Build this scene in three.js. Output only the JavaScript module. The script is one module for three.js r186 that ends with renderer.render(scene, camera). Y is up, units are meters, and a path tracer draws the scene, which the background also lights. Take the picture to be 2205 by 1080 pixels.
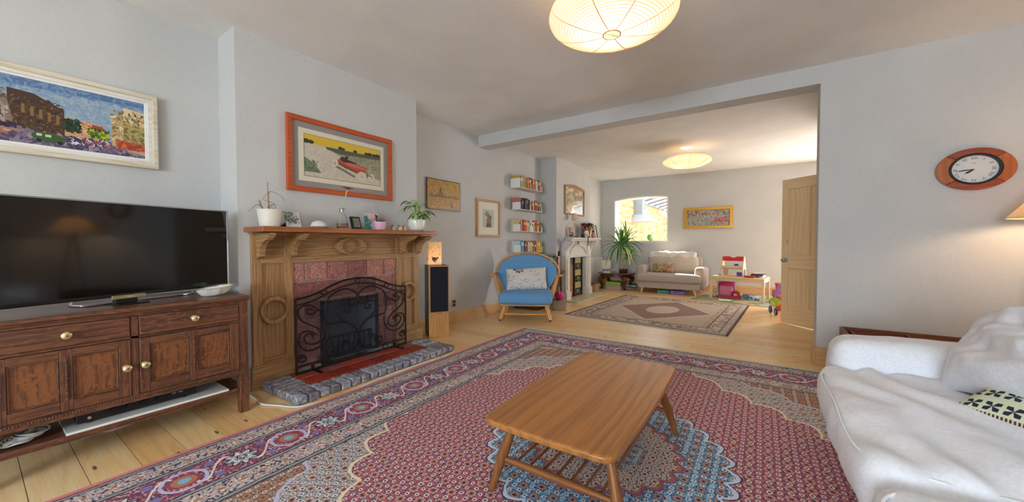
import * as THREE from 'three';
import { RoundedBoxGeometry } from 'three/addons/geometries/RoundedBoxGeometry.js';
import { mergeGeometries, mergeVertices, toCreasedNormals } from 'three/addons/utils/BufferGeometryUtils.js';
import { ImprovedNoise } from 'three/addons/math/ImprovedNoise.js';
import { RectAreaLightUniformsLib } from 'three/addons/lights/RectAreaLightUniformsLib.js';

// ---------- camera, sky, sun, window light, added door light, exposure ----------
const scene = new THREE.Scene();
const renderer = new THREE.WebGLRenderer({ antialias: true });
renderer.toneMapping = THREE.LinearToneMapping;
renderer.toneMappingExposure = 1.45;
renderer.shadowMap.enabled = true;
RectAreaLightUniformsLib.init();

const camera = new THREE.PerspectiveCamera(68.276, 2205 / 1080, 0.05, 100);
camera.position.set(0, 1.12, 0);
{ // x runs into the far room, z to the right, y up: yaw 34 degrees to the left, pitch 1.4 degrees down
  const yaw = 0.5936, pitch = 0.0243, roll = 0.0019;
  const fwd = new THREE.Vector3(Math.cos(yaw) * Math.cos(pitch), -Math.sin(pitch), -Math.sin(yaw) * Math.cos(pitch));
  const right = new THREE.Vector3(Math.sin(yaw), 0, Math.cos(yaw)), down = new THREE.Vector3().crossVectors(fwd, right);
  const r2 = right.clone().multiplyScalar(Math.cos(roll)).addScaledVector(down, Math.sin(roll));
  const d2 = right.clone().multiplyScalar(-Math.sin(roll)).addScaledVector(down, Math.cos(roll));
  camera.quaternion.setFromRotationMatrix(new THREE.Matrix4().makeBasis(r2, d2.clone().negate(), fwd.clone().negate()));
}
scene.add(camera);

scene.background = new THREE.Color().setRGB(1.5, 1.63, 1.85);      // bright hazy sky

const sun = new THREE.DirectionalLight(0xfff1dc, 15);               // comes over the brick wall of the kitchen extension
sun.position.set(9 + 12.2, 16, -1.5 - 15.0);
sun.target.position.set(9, 0, -1.5);
sun.castShadow = true; sun.shadow.mapSize.set(2048, 2048);
Object.assign(sun.shadow.camera, { left: -8, right: 8, top: 8, bottom: -8, near: 1, far: 50 });
scene.add(sun, sun.target);

const Xf0 = 9.3728;
function windowOrAddedLight(w, h, pos, to, color, intensity) {            // soft area light: daylight at the front window, added light at the far door
  const l = new THREE.RectAreaLight(color, intensity, w, h);
  l.position.set(...pos); l.lookAt(...to); l.name = 'window_or_added_light'; scene.add(l); return l;
}
windowOrAddedLight(2.1, 1.2, [-4.16, 1.5, -0.15], [0, 0.2, -0.15], new THREE.Color().setRGB(0.67, 0.83, 1.0), 18);
windowOrAddedLight(0.85, 1.85, [Xf0 - 0.02, 1.05, 1.57], [4, 0.2, 0.4], new THREE.Color().setRGB(0.97, 0.98, 1.0), 12.5);  // added light at the unseen door, brightens the far room and recess

// ---------- helpers ----------
const V = (x, y, z) => new THREE.Vector3(x, y, z);
function rng(seed) { let s = seed >>> 0 || 1; return () => { s |= 0; s = (s + 0x6d2b79f5) | 0; let t = Math.imul(s ^ (s >>> 15), 1 | s); t = (t + Math.imul(t ^ (t >>> 7), 61 | t)) ^ t; return ((t ^ (t >>> 14)) >>> 0) / 4294967296; }; }
const rnd = rng(7), perlin = new ImprovedNoise();
const clamp = (x, a = 0, b = 1) => Math.min(b, Math.max(a, x)), mix = (a, b, t) => a + (b - a) * t, sstep = (a, b, x) => { const t = clamp((x - a) / (b - a)); return t * t * (3 - 2 * t); };
const used = new Map();
function numbered(name) { const n = used.get(name) || 0; used.set(name, n + 1); return n ? name + '_' + String(n).padStart(3, '0') : name; }
function clean(g) { if (g.index) g = g.toNonIndexed(); for (const k of Object.keys(g.attributes)) if (!['position', 'normal', 'uv', 'color'].includes(k)) g.deleteAttribute(k); g.morphAttributes = {}; return g; }
function box(x0, x1, y0, y1, z0, z1, r = 0, seg = 2) {
  const w = x1 - x0, h = y1 - y0, d = z1 - z0; r = Math.min(r, w / 2.01, h / 2.01, d / 2.01);
  const g = r > 0 ? new RoundedBoxGeometry(w, h, d, seg, r) : new THREE.BoxGeometry(w, h, d);
  return g.translate((x0 + x1) / 2, (y0 + y1) / 2, (z0 + z1) / 2);
}
const cb = (w, h, d, x, y, z, r = 0) => box(x - w / 2, x + w / 2, y - h / 2, y + h / 2, z - d / 2, z + d / 2, r);
function cyl(p, q, r0, r1 = r0, seg = 14) { // from p (radius r0) to q (radius r1)
  p = V(...p); q = V(...q); const d = q.clone().sub(p), g = new THREE.CylinderGeometry(r1, r0, d.length(), seg);
  return g.applyQuaternion(new THREE.Quaternion().setFromUnitVectors(V(0, 1, 0), d.clone().normalize())).translate(...p.clone().add(q).multiplyScalar(0.5).toArray());
}
const curve = (pts, closed = false) => new THREE.CatmullRomCurve3(pts.map((p) => V(...p)), closed, 'centripetal');
const tube = (pts, r, seg = pts.length * 4, rad = 7, closed = false) => new THREE.TubeGeometry(curve(pts, closed), seg, r, rad, closed);
function taperTube(pts, rf, seg = 16, rad = 8) { // tube whose radius follows rf(t)
  const c = curve(pts), g = new THREE.TubeGeometry(c, seg, 1, rad, false), p = g.attributes.position, n = rad + 1, m = V(0, 0, 0);
  for (let i = 0; i <= seg; i++) { c.getPointAt(i / seg, m); for (let j = 0; j < n; j++) { const k = i * n + j; const v = V(0, 0, 0).fromBufferAttribute(p, k).sub(m).multiplyScalar(rf(i / seg)).add(m); p.setXYZ(k, v.x, v.y, v.z); } }
  return g;
}
const lathe = (pts, seg = 32) => new THREE.LatheGeometry(pts.map((p) => new THREE.Vector2(...p)), seg);
const sph = (r, x, y, z, sx = 1, sy = 1, sz = 1, a = 18, b = 12) => new THREE.SphereGeometry(r, a, b).scale(sx, sy, sz).translate(x, y, z);
function shape(pts) { const s = new THREE.Shape(); pts.forEach((p, i) => (i ? s.lineTo(...p) : s.moveTo(...p))); s.closePath(); return s; }
function extr(s, depth, bevel = 0, seg = 10) { return new THREE.ExtrudeGeometry(s, { depth: depth - 2 * bevel, bevelEnabled: bevel > 0, bevelThickness: bevel, bevelSize: bevel, bevelOffset: -bevel, bevelSegments: 2, curveSegments: seg }).translate(0, 0, bevel); }
function ellipseRing(rx, ry, ix, iy, depth, bevel = 0.004) { const s = new THREE.Shape(); s.absellipse(0, 0, rx, ry, 0, Math.PI * 2); const h = new THREE.Path(); h.absellipse(0, 0, ix, iy, 0, Math.PI * 2, true); s.holes.push(h); return extr(s, depth, bevel, 40); }
// rounded, bulging, slightly wrinkled upholstery block
function soft(w, h, d, r, { bulge = [0, 0, 0], wr = 0, freq = 6, seg = 22, seed = 0 } = {}) {
  const g = new THREE.BoxGeometry(w, h, d, seg, Math.max(6, Math.round(seg * 0.6)), seg), p = g.attributes.position, hx = w / 2, hy = h / 2, hz = d / 2;
  for (let i = 0; i < p.count; i++) {
    const v = V(0, 0, 0).fromBufferAttribute(p, i), q = V(clamp(v.x, -hx + r, hx - r), clamp(v.y, -hy + r, hy - r), clamp(v.z, -hz + r, hz - r)), n = v.clone().sub(q);
    if (n.lengthSq() > 0) { n.normalize(); v.copy(q).addScaledVector(n, r); }
    const a = v.x / hx, b = v.y / hy, c = v.z / hz, f = (t) => Math.max(0, 1 - t * t);
    v.x += a * bulge[0] * f(b) * f(c); v.y += b * bulge[1] * f(a) * f(c); v.z += c * bulge[2] * f(a) * f(b);
    if (wr) { const k = wr * (perlin.noise(v.x * freq + seed, v.y * freq, v.z * freq) + 0.5 * perlin.noise(v.x * freq * 2.3, v.y * freq * 2.3 + seed, v.z * freq * 2.3)); v.addScaledVector(n, k); }
    p.setXYZ(i, v.x, v.y, v.z);
  }
  const m = mergeVertices(stripped(g), 1e-4); m.computeVertexNormals(); return m;
}
function stripped(g) { const o = new THREE.BufferGeometry(); o.setAttribute('position', g.attributes.position); if (g.index) o.setIndex(g.index); return o; }
// scatter cushion in the xy plane, pillow thickness d, with pinched corners; uv 0..1 on both faces
function pillow(w, h, d, { seg = 22, pinch = 0.06, wr = 0, seed = 0 } = {}) {
  const pos = [], uv = [], idx = [];
  for (const s of [1, -1]) {
    const base = pos.length / 3;
    for (let j = 0; j <= seg; j++) for (let i = 0; i <= seg; i++) {
      const u = (i / seg) * 2 - 1, v = (j / seg) * 2 - 1, e = (1 - Math.pow(Math.abs(u), 3)) * (1 - Math.pow(Math.abs(v), 3));
      const k = 1 - pinch * (1 - v * v), l = 1 - pinch * (1 - u * u);
      const n = wr * e * (perlin.noise(u * 2.4 + seed, v * 2.4, s) + 0.5 * perlin.noise(u * 5 + seed, v * 5, s * 2));
      pos.push(u * w / 2 * k, v * h / 2 * l, s * (d / 2 * Math.pow(e, 0.55) + n)); uv.push(i / seg, j / seg);
    }
    for (let j = 0; j < seg; j++) for (let i = 0; i < seg; i++) { const a = base + j * (seg + 1) + i, b = a + 1, c = a + seg + 1, e = c + 1; s > 0 ? idx.push(a, b, e, a, e, c) : idx.push(a, e, b, a, c, e); }
  }
  const g = new THREE.BufferGeometry(); g.setAttribute('position', new THREE.Float32BufferAttribute(pos, 3)); g.setAttribute('uv', new THREE.Float32BufferAttribute(uv, 2)); g.setIndex(idx); g.computeVertexNormals(); return g;
}
// uv in metres by facing direction, grain (u) along the longest side
function boxUV(g, su, sv, ax) {
  g.computeBoundingBox(); const s = g.boundingBox.getSize(V(0, 0, 0)).toArray(); ax ??= s.indexOf(Math.max(...s));
  const p = g.attributes.position, uv = new Float32Array(p.count * 2), a = V(0, 0, 0), b = V(0, 0, 0), c = V(0, 0, 0), ou = rnd() * 3, ov = rnd() * 3;
  for (let i = 0; i < p.count; i += 3) {
    a.fromBufferAttribute(p, i); b.fromBufferAttribute(p, i + 1); c.fromBufferAttribute(p, i + 2);
    const n = b.clone().sub(a).cross(c.clone().sub(a)).toArray().map(Math.abs), k = n.indexOf(Math.max(...n));
    let [e, f] = [0, 1, 2].filter((t) => t !== k); if (f === ax) [e, f] = [f, e];
    [a, b, c].forEach((v, j) => { const t = v.toArray(); uv[(i + j) * 2] = t[e] / su + ou; uv[(i + j) * 2 + 1] = t[f] / sv + ov; });
  }
  g.setAttribute('uv', new THREE.BufferAttribute(uv, 2)); return g;
}
function paintGeo(g, color) { const c = new THREE.Color(color), n = g.attributes.position.count, a = new Float32Array(n * 3); for (let i = 0; i < n; i++) a.set([c.r, c.g, c.b], i * 3); g.setAttribute('color', new THREE.BufferAttribute(a, 3)); return g; }
function geo(list, mat) {
  list = (Array.isArray(list) ? list : [list]).map((g) => { g = clean(g); if (mat.userData.su) boxUV(g, mat.userData.su, mat.userData.sv, mat.userData.ax); if (!g.attributes.uv) g.setAttribute('uv', new THREE.BufferAttribute(new Float32Array(g.attributes.position.count * 2), 2)); if (!mat.vertexColors) g.deleteAttribute('color'); if (!g.attributes.normal) g.computeVertexNormals(); return g; });
  return list.length > 1 ? mergeGeometries(list) : list[0];
}
function M(name, list, mat, parent = scene, label) { // ONE named mesh
  const m = new THREE.Mesh(geo(list, mat), mat); m.name = parent === scene ? numbered(name) : name; m.castShadow = m.receiveShadow = true; if (label) m.userData.label = label; parent.add(m); return m;
}
function tag(o, label, category, group) { o.userData.label = label; o.userData.category = category; if (group) o.userData.group = group; return o; }
function thing(name, label, category, pos = [0, 0, 0], turn = 0, group) { const o = new THREE.Group(); o.name = numbered(name); o.position.set(...pos); o.rotation.y = turn; scene.add(o); return tag(o, label, category, group); }
function one(name, label, category, list, mat, group) { return tag(M(name, list, mat), label, category, group); }
function struct(name, list, mat, label) { const m = M(name, list, mat); m.userData.kind = 'structure'; if (label) tag(m, label, name.split('_')[0]); return m; }
function dup(o, pos, turn, label, group) { const c = o.clone(); c.userData = { ...o.userData }; c.name = numbered(o.name.replace(/_\d{3}$/, '')); c.position.set(...pos); if (turn !== undefined) c.rotation.y = turn; if (label) c.userData.label = label; if (group) c.userData.group = group; scene.add(c); return c; }

// ---------- textures ----------
const hashGrid = (() => { const t = new Float32Array(65536), r = rng(99); for (let i = 0; i < t.length; i++) t[i] = r(); return t; })();
function vnoise(x, y, px, py, seed = 0) { // value noise with periods px, py
  const xi = Math.floor(x), yi = Math.floor(y), fx = x - xi, fy = y - yi, m = (a, n) => ((a % n) + n) % n, h = (a, b) => hashGrid[(m(a, px) * 131 + m(b, py) * 7919 + seed * 1013) & 65535];
  const u = fx * fx * (3 - 2 * fx), v = fy * fy * (3 - 2 * fy);
  return mix(mix(h(xi, yi), h(xi + 1, yi), u), mix(h(xi, yi + 1), h(xi + 1, yi + 1), u), v);
}
function dataTex(w, h, fn, srgb = true) { // fn(u, v) -> [r, g, b] 0..255
  const d = new Uint8Array(w * h * 4); for (let j = 0; j < h; j++) for (let i = 0; i < w; i++) { const c = fn(i / w, j / h), k = (j * w + i) * 4; d[k] = clamp(c[0], 0, 255); d[k + 1] = clamp(c[1], 0, 255); d[k + 2] = clamp(c[2], 0, 255); d[k + 3] = 255; }
  const t = new THREE.DataTexture(d, w, h); t.wrapS = t.wrapT = THREE.RepeatWrapping; t.magFilter = THREE.LinearFilter; t.minFilter = THREE.LinearMipmapLinearFilter; t.generateMipmaps = true; if (srgb) t.colorSpace = THREE.SRGBColorSpace; t.needsUpdate = true; return t;
}
function canvasTex(w, h, draw) { const c = document.createElement('canvas'); c.width = w; c.height = h; const g = c.getContext('2d'); draw(g, w, h); const t = new THREE.CanvasTexture(c); t.colorSpace = THREE.SRGBColorSpace; return t; }
const lerp3 = (a, b, t) => [mix(a[0], b[0], t), mix(a[1], b[1], t), mix(a[2], b[2], t)];
function woodTex(light, dark, seed, { rings = 5, streak = 0.5, knots = 0, w = 512, h = 256, flecks = 0 } = {}) { // grain along u
  const r = rng(seed), K = Array.from({ length: knots }, () => [r(), r(), 0.02 + 0.03 * r()]);
  return dataTex(w, h, (u, v) => {
    let y = v * rings + 1.1 * vnoise(u * 2, v * 3, 2, 3, seed) + 0.12 * vnoise(u * 7, v * 10, 7, 10, seed + 1), k = 0;
    for (const [ku, kv, kr] of K) { const dx = Math.min(Math.abs(u - ku), 1 - Math.abs(u - ku)) * 2, dy = Math.min(Math.abs(v - kv), 1 - Math.abs(v - kv)), q = Math.hypot(dx * 0.6, dy); y += 0.5 * Math.exp(-q * q / (kr * kr * 8)); k = Math.max(k, 1 - sstep(kr * 0.25, kr * 0.55, q)); }
    let t = 0.35 * (0.5 + 0.5 * Math.sin(y * 6.283 * 2)) ** 2;
    t += streak * (vnoise(u * 8, v * 96, 8, 96, seed + 2) - 0.3) * 0.75 + streak * (vnoise(u * 30, v * 200, 30, 200, seed + 3) - 0.5) * 0.5;
    t += 0.35 * (vnoise(u * 4, v * 5, 4, 5, seed + 4) - 0.5);
    if (flecks) t -= flecks * sstep(0.62, 0.75, vnoise(u * 40 + 3 * vnoise(u * 6, v * 6, 6, 6, seed), v * 36, 40, 36, seed + 5));
    const c = lerp3(light, dark, clamp(t)); return k > 0 ? lerp3(c, [dark[0] * 0.45, dark[1] * 0.38, dark[2] * 0.35], k * 0.8) : c;
  });
}
function wood(light, dark, seed, { rough = 0.5, su = 1.1, sv = 0.36, clear = 0, ...o } = {}) {
  const t = woodTex(light, dark, seed, o), m = new THREE.MeshPhysicalMaterial({ map: t, roughness: rough, clearcoat: clear, clearcoatRoughness: 0.25, bumpMap: t, bumpScale: 0.0006 }); m.userData = { su, sv }; return m;
}
const mat = (color, roughness = 0.6, o = {}) => new THREE.MeshPhysicalMaterial({ color, roughness, ...o });
const grain = (name, base, amp, seed, n = 128, s = 64) => dataTex(n, n, (u, v) => { const k = 1 + amp * ((vnoise(u * s, v * s, s, s, seed) - 0.5) * 1.4 + (vnoise(u * 9, v * 9, 9, 9, seed + 1) - 0.5) * 0.6); return [base[0] * k, base[1] * k, base[2] * k]; });
function cloth(base, seed, { amp = 0.12, su = 0.25, rough = 0.95, bump = 0.0012, sheen = 0.3 } = {}) { const t = grain('', base, amp, seed); const m = new THREE.MeshPhysicalMaterial({ map: t, roughness: rough, bumpMap: t, bumpScale: bump, sheen, sheenRoughness: 0.6, sheenColor: new THREE.Color(0.6, 0.6, 0.6) }); m.userData = { su, sv: su }; return m; }
const plaster = (base, seed) => { const t = dataTex(256, 256, (u, v) => { const k = 1 + 0.025 * (vnoise(u * 6, v * 6, 6, 6, seed) - 0.5) + 0.02 * (vnoise(u * 90, v * 90, 90, 90, seed) - 0.5); return base.map((c) => c * k); }); const m = new THREE.MeshPhysicalMaterial({ map: t, roughness: 0.85, bumpMap: t, bumpScale: 0.0004 }); m.userData = { su: 1.3, sv: 1.3 }; return m; };

const MAT = {
  wall: plaster([211, 210, 207], 3), ceil: plaster([240, 239, 237], 5), white: mat(0xe9e6df, 0.5), gloss: mat(0xeeebe4, 0.25, { clearcoat: 0.4 }),
  oakDark: wood([122, 74, 46], [50, 27, 18], 11, { rough: 0.42, flecks: 0.5, streak: 0.9, su: 0.9, sv: 0.3, clear: 0.25 }),
  oakPanel: wood([138, 84, 44], [62, 30, 16], 12, { rough: 0.42, flecks: 0.9, streak: 0.7, su: 0.5, sv: 0.3, clear: 0.25 }),
  oakMid: wood([186, 142, 92], [124, 88, 52], 13, { rough: 0.5, streak: 0.8, su: 1.0, sv: 0.33, clear: 0.1 }),
  oakShelf: wood([186, 112, 58], [128, 66, 30], 14, { rough: 0.35, streak: 0.8, clear: 0.3 }),
  elm: wood([184, 120, 56], [126, 76, 32], 15, { rough: 0.32, rings: 4, streak: 0.6, su: 2.2, sv: 0.5, clear: 0.35 }),
  beech: wood([232, 168, 88], [196, 124, 52], 16, { rough: 0.4, streak: 0.4, clear: 0.3 }),
  pine: wood([250, 220, 172], [230, 190, 136], 17, { rough: 0.55, streak: 0.5, knots: 3, su: 1.3, sv: 0.5 }),
  skirt: wood([226, 180, 120], [190, 134, 80], 18, { rough: 0.45, streak: 0.5, clear: 0.2 }),
  birch: wood([234, 206, 162], [212, 176, 126], 19, { rough: 0.55, streak: 0.4 }),
  mahog: wood([96, 44, 28], [40, 18, 14], 20, { rough: 0.35, streak: 0.8, clear: 0.4 }),
  teak: wood([132, 74, 40], [78, 38, 20], 21, { rough: 0.45, streak: 0.7 }),
  oakVeneer: wood([206, 152, 92], [172, 118, 66], 22, { rough: 0.45, streak: 0.7, ...{} }),
  black: mat(0x0b0b0c, 0.4), blackSatin: mat(0x141210, 0.5), brass: mat(0xe8d4a4, 0.28, { metalness: 0.85 }), chrome: mat(0xd8dade, 0.12, { metalness: 1 }), iron: mat(0x2a2320, 0.45, { metalness: 0.6 }),
  steel: mat(0xa8acb0, 0.3, { metalness: 0.9 }), cream: mat(0xefe8d8, 0.35, { clearcoat: 0.5 }), paper: mat(0xf4f2ec, 0.8), cable: mat(0xe8e6e0, 0.45),
  leaf: mat(0x74b040, 0.45, { side: THREE.DoubleSide }), leafPale: mat(0xb4d474, 0.45, { side: THREE.DoubleSide }), leafDark: mat(0x47843a, 0.45, { side: THREE.DoubleSide }), soil: mat(0x3a2a1e, 0.95), twig: mat(0xa08058, 0.85), terracotta: mat(0xa8542e, 0.8),
  glass: new THREE.MeshPhysicalMaterial({ color: 0xffffff, transmission: 1, thickness: 0, roughness: 0.02, ior: 1.5 }),
};

// ---------- the setting ----------
const Yc = 2.6926, Zr = -3.5017, Zc = -3.1986, Xn = 4.3048, Xf = 9.3728;
const exX = (s, x0, x1) => extr(s, x1 - x0).applyMatrix4(new THREE.Matrix4().makeBasis(V(0, 0, 1), V(0, 1, 0), V(-1, 0, 0))).translate(x1, 0, 0); // shape (z, y) pulled along x
{ // floorboards run along z, 17 cm wide
  const sub = struct('floor', box(-4.2, Xf, -0.12, -0.022, -3.5, 2.1), mat(0x2a1c12, 0.9), 'varnished honey pine floorboards running the width of both rooms');
  const t = [woodTex([255, 226, 174], [240, 194, 130], 31, { rings: 3, streak: 0.55, knots: 5, w: 1024 }), woodTex([255, 220, 164], [236, 186, 122], 37, { rings: 4, streak: 0.6, knots: 4, w: 1024 })];
  const tones = [0xffffff, 0xfff4e6, 0xfffaf0, 0xf8ecdc, 0xfff8ee].map((c, i) => { const m = new THREE.MeshPhysicalMaterial({ color: c, map: t[i % 2], roughness: 0.34, clearcoat: 0.2, clearcoatRoughness: 0.2, bumpMap: t[i % 2], bumpScale: 0.0005 }); m.userData = { su: 1.9, sv: 0.42, ax: 2 }; return m; });
  const r = rng(41);
  for (let k = -25; k < 54; k++) {
    const x0 = 0.135 + 0.173 * k, x1 = Math.min(x0 + 0.1705, Xf), a = Math.max(x0, -4.2); if (x1 - a < 0.03) continue;
    for (let z = -3.5 - r() * 0.6; z < 2.1;) {
      const len = 1.3 + 1.7 * r(), z0 = Math.max(z, -3.5), z1 = Math.min(z + len, 2.1); z += len;
      if (z1 - z0 > 0.02) M('plank', box(a, x1, -0.022, -r() * 0.0008, z0, z1 - 0.0025), tones[Math.floor(r() * 5)], sub);
    }
  }
}
struct('ceiling', box(-4.4, 9.73, Yc, Yc + 0.18, -3.7, 2.3), MAT.ceil, 'plain white plaster ceiling over both rooms');
struct('wall_left', box(-4.4, 9.73, -0.1, Yc, -3.72, Zr), MAT.wall, 'pale grey painted wall with alcoves beside both chimney breasts');
struct('wall_chimney', [box(1.1307, 1.735, 0, Yc, Zr, Zc), box(2.295, 2.8433, 0, Yc, Zr, Zc), box(1.735, 2.295, 0.59, Yc, Zr, Zc)], MAT.wall, 'pale grey chimney breast behind the oak mantelpiece');
struct('wall_chimney_far', [box(6.172, 6.60, 0, Yc, Zr, -3.17), box(7.40, 7.78, 0, Yc, Zr, -3.17), box(6.60, 7.40, 0.85, Yc, Zr, -3.17)], MAT.wall, 'pale grey chimney breast behind the small white fireplace');
struct('wall_partition', box(Xn, Xn + 0.2, 0, Yc, 0.42, 2.1), MAT.wall, 'pale grey wall stub holding the round wall clock');
struct('trim_beam', box(Xn, Xn + 0.22, 2.528, Yc, Zr, 0.42), MAT.wall, 'painted ceiling beam across the opening between the two rooms');
{ // far wall with a shallow arched opening onto the kitchen extension
  const s = shape([[-3.72, -0.1], [2.3, -0.1], [2.3, Yc], [-3.72, Yc]]), h = new THREE.Path();
  h.moveTo(-3.16, 1.1); h.lineTo(-3.16, 2.19); h.quadraticCurveTo(-2.5, 2.30, -1.835, 2.22); h.lineTo(-1.835, 1.1); h.closePath(); s.holes.push(h);
  const dh = new THREE.Path(); dh.moveTo(1.12, 0.0); dh.lineTo(1.12, 2.02); dh.lineTo(2.02, 2.02); dh.lineTo(2.02, 0.0); dh.closePath(); s.holes.push(dh);  // added opening for the unseen glazed door
  struct('wall_far', exX(s, Xf, 9.73), MAT.wall, 'pale grey end wall with a shallow arched opening');
  const f = new THREE.Shape(); f.moveTo(-3.16, 1.1); f.lineTo(-3.16, 2.19); f.quadraticCurveTo(-2.5, 2.30, -1.835, 2.22); f.lineTo(-1.835, 1.1); f.closePath();
  const g = new THREE.Path(); g.moveTo(-3.125, 1.13); g.lineTo(-3.125, 2.155); g.quadraticCurveTo(-2.5, 2.262, -1.87, 2.185); g.lineTo(-1.87, 1.13); g.closePath(); f.holes.push(g);
  const w = struct('window_1', exX(f, Xf - 0.008, 9.74), MAT.gloss, 'white lined arched opening looking into the bright brick kitchen extension');
  M('window_sill', box(Xf + 0.005, 9.76, 1.13, 1.145, -3.12, -1.875), MAT.gloss, w);
}
struct('wall_right', box(-4.4, 9.73, -0.1, Yc, 2.1, 2.3), MAT.wall, 'pale grey side wall behind the white sofa');
struct('wall_hall', [box(Xn + 0.2, 5.79, 0, Yc, 0.75, 0.88), box(6.53, 6.72, 0, Yc, 0.75, 2.1), box(5.79, 6.53, 1.98, Yc, 0.75, 0.88)], MAT.wall, 'pale grey wall between the far room and the hall');
struct('wall_front', [box(-4.4, -4.2, -0.1, 0.85, -3.502, 2.1), box(-4.4, -4.2, 2.15, Yc, -3.502, 2.1), box(-4.4, -4.2, 0.85, 2.15, -3.502, -1.25), box(-4.4, -4.2, 0.85, 2.15, 0.95, 2.1)], MAT.wall, 'pale grey front wall around the wide sash window');
{
  const w = struct('window_2', [box(-4.38, -4.3, 0.85, 0.89, -1.25, 0.95), box(-4.38, -4.3, 2.11, 2.15, -1.25, 0.95), box(-4.38, -4.3, 0.89, 2.11, -1.25, -1.21), box(-4.38, -4.3, 0.89, 2.11, 0.91, 0.95), box(-4.38, -4.3, 0.89, 2.11, -0.5, -0.46), box(-4.38, -4.3, 0.89, 2.11, 0.2, 0.24)], MAT.gloss, 'wide white sash window in the front wall');
  for (const [a, b] of [[-1.21, -0.5], [-0.46, 0.2], [0.24, 0.91]]) { M('sash_rail', box(-4.37, -4.32, 1.48, 1.53, a, b, 0.004), MAT.gloss, w); M('pane', box(-4.35, -4.346, 0.89, 2.11, a, b), MAT.glass, w); }
}
{ // added unseen glazed door, put in to house extra light for the far room
  const d = struct('door_2', [box(9.6, 9.65, 0.0, 2.02, 1.12, 1.2), box(9.6, 9.65, 0.0, 2.02, 1.94, 2.02), box(9.6, 9.65, 1.94, 2.02, 1.2, 1.94), box(9.6, 9.65, 0.0, 0.2, 1.2, 1.94), box(9.6, 9.65, 1.0, 1.06, 1.2, 1.94)], MAT.gloss, 'added unseen white glazed door for extra light in the far room');
  M('pane', box(9.62, 9.624, 0.2, 1.0, 1.2, 1.94), MAT.glass, d); M('pane', box(9.62, 9.624, 1.06, 1.94, 1.2, 1.94), MAT.glass, d); M('handle', cyl([9.58, 1.0, 1.24], [9.58, 1.0, 1.34], 0.01), MAT.steel, d);
}
// pine skirting boards
const sk = (pts) => pts, skShape = () => { const s = new THREE.Shape(); s.moveTo(0, 0); s.lineTo(0.022, 0); s.lineTo(0.022, 0.135); s.quadraticCurveTo(0.020, 0.15, 0.012, 0.155); s.lineTo(0.010, 0.168); s.quadraticCurveTo(0.005, 0.172, 0, 0.172); s.closePath(); return s; };
function skX(x0, x1, z, dir) { const g = extr(skShape(), x1 - x0).applyMatrix4(new THREE.Matrix4().makeBasis(V(0, 0, dir), V(0, 1, 0), V(-dir, 0, 0))); return dir > 0 ? g.translate(x1, 0, z) : g.translate(x0, 0, z); }
function skZ(z0, z1, x, dir) { const g = extr(skShape(), z1 - z0); if (dir < 0) g.applyMatrix4(new THREE.Matrix4().makeRotationY(Math.PI)).translate(x, 0, z1); else g.translate(x, 0, z0); return g; }
struct('baseboard_left', [skX(2.8433, 6.172, Zr, 1), skX(7.78, Xf, Zr, 1), skX(-4.2, 1.13, Zr, 1)], MAT.skirt, 'varnished pine skirting board along the left wall');
struct('baseboard_partition', [skZ(0.42, 2.1, Xn, -1), skX(Xn - 0.022, Xn + 0.2, 0.42, -1)], MAT.skirt, 'varnished pine skirting board wrapping the wall stub');
struct('baseboard_far', skZ(-3.48, 1.1, Xf, -1), MAT.skirt, 'varnished pine skirting board behind the toy table');

{ // stripped pine four-panel door, standing half open into the far room
  const d = thing('door_1', 'stripped pine four-panel door standing half open in the far room', 'door', [6.302, 0, 0.242], -Math.atan2(0.71, -0.70)); d.userData.kind = 'structure';
  const W = 0.70, H = 1.955, T = 0.042, st = 0.09, y0 = 0.012;
  const rails = [[y0, 0.25], [0.76, 0.95], [H - 0.13, H]];
  M('stile', box(0, st, y0, H, -T / 2, T / 2, 0.003), MAT.pine, d); M('stile', box(W - st, W, y0, H, -T / 2, T / 2, 0.003), MAT.pine, d);
  for (const [a, b] of rails) M('rail', box(st, W - st, a, b, -T / 2, T / 2, 0.003), MAT.pine, d);
  for (const [a, b] of [[0.25, 0.76], [0.95, H - 0.13]]) {
    M('muntin', box(W / 2 - 0.043, W / 2 + 0.043, a, b, -T / 2, T / 2, 0.003), MAT.pine, d);
    for (const [p, q] of [[st, W / 2 - 0.043], [W / 2 + 0.043, W - st]]) { const m = M('panel', box(p, q, a, b, -0.008, 0.008), MAT.pine, d); M('moulding', [box(p, p + 0.014, a, b, -0.014, 0.014, 0.004), box(q - 0.014, q, a, b, -0.014, 0.014, 0.004), box(p, q, a, a + 0.014, -0.014, 0.014, 0.004), box(p, q, b - 0.014, b, -0.014, 0.014, 0.004)], MAT.pine, m); }
  }
  const kn = lathe([[0, 0], [0.03, 0.001], [0.03, 0.006], [0.011, 0.009], [0.01, 0.028], [0.022, 0.034], [0.03, 0.047], [0.026, 0.06], [0.012, 0.066], [0, 0.067]], 20);
  M('knob', kn.clone().rotateX(Math.PI / 2).translate(0.07, 0.87, T / 2), MAT.steel, d, 'dark metal round door knob'); M('knob', kn.clone().rotateX(-Math.PI / 2).translate(0.07, 0.87, -T / 2), MAT.steel, d, 'dark metal round door knob');
}

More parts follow.
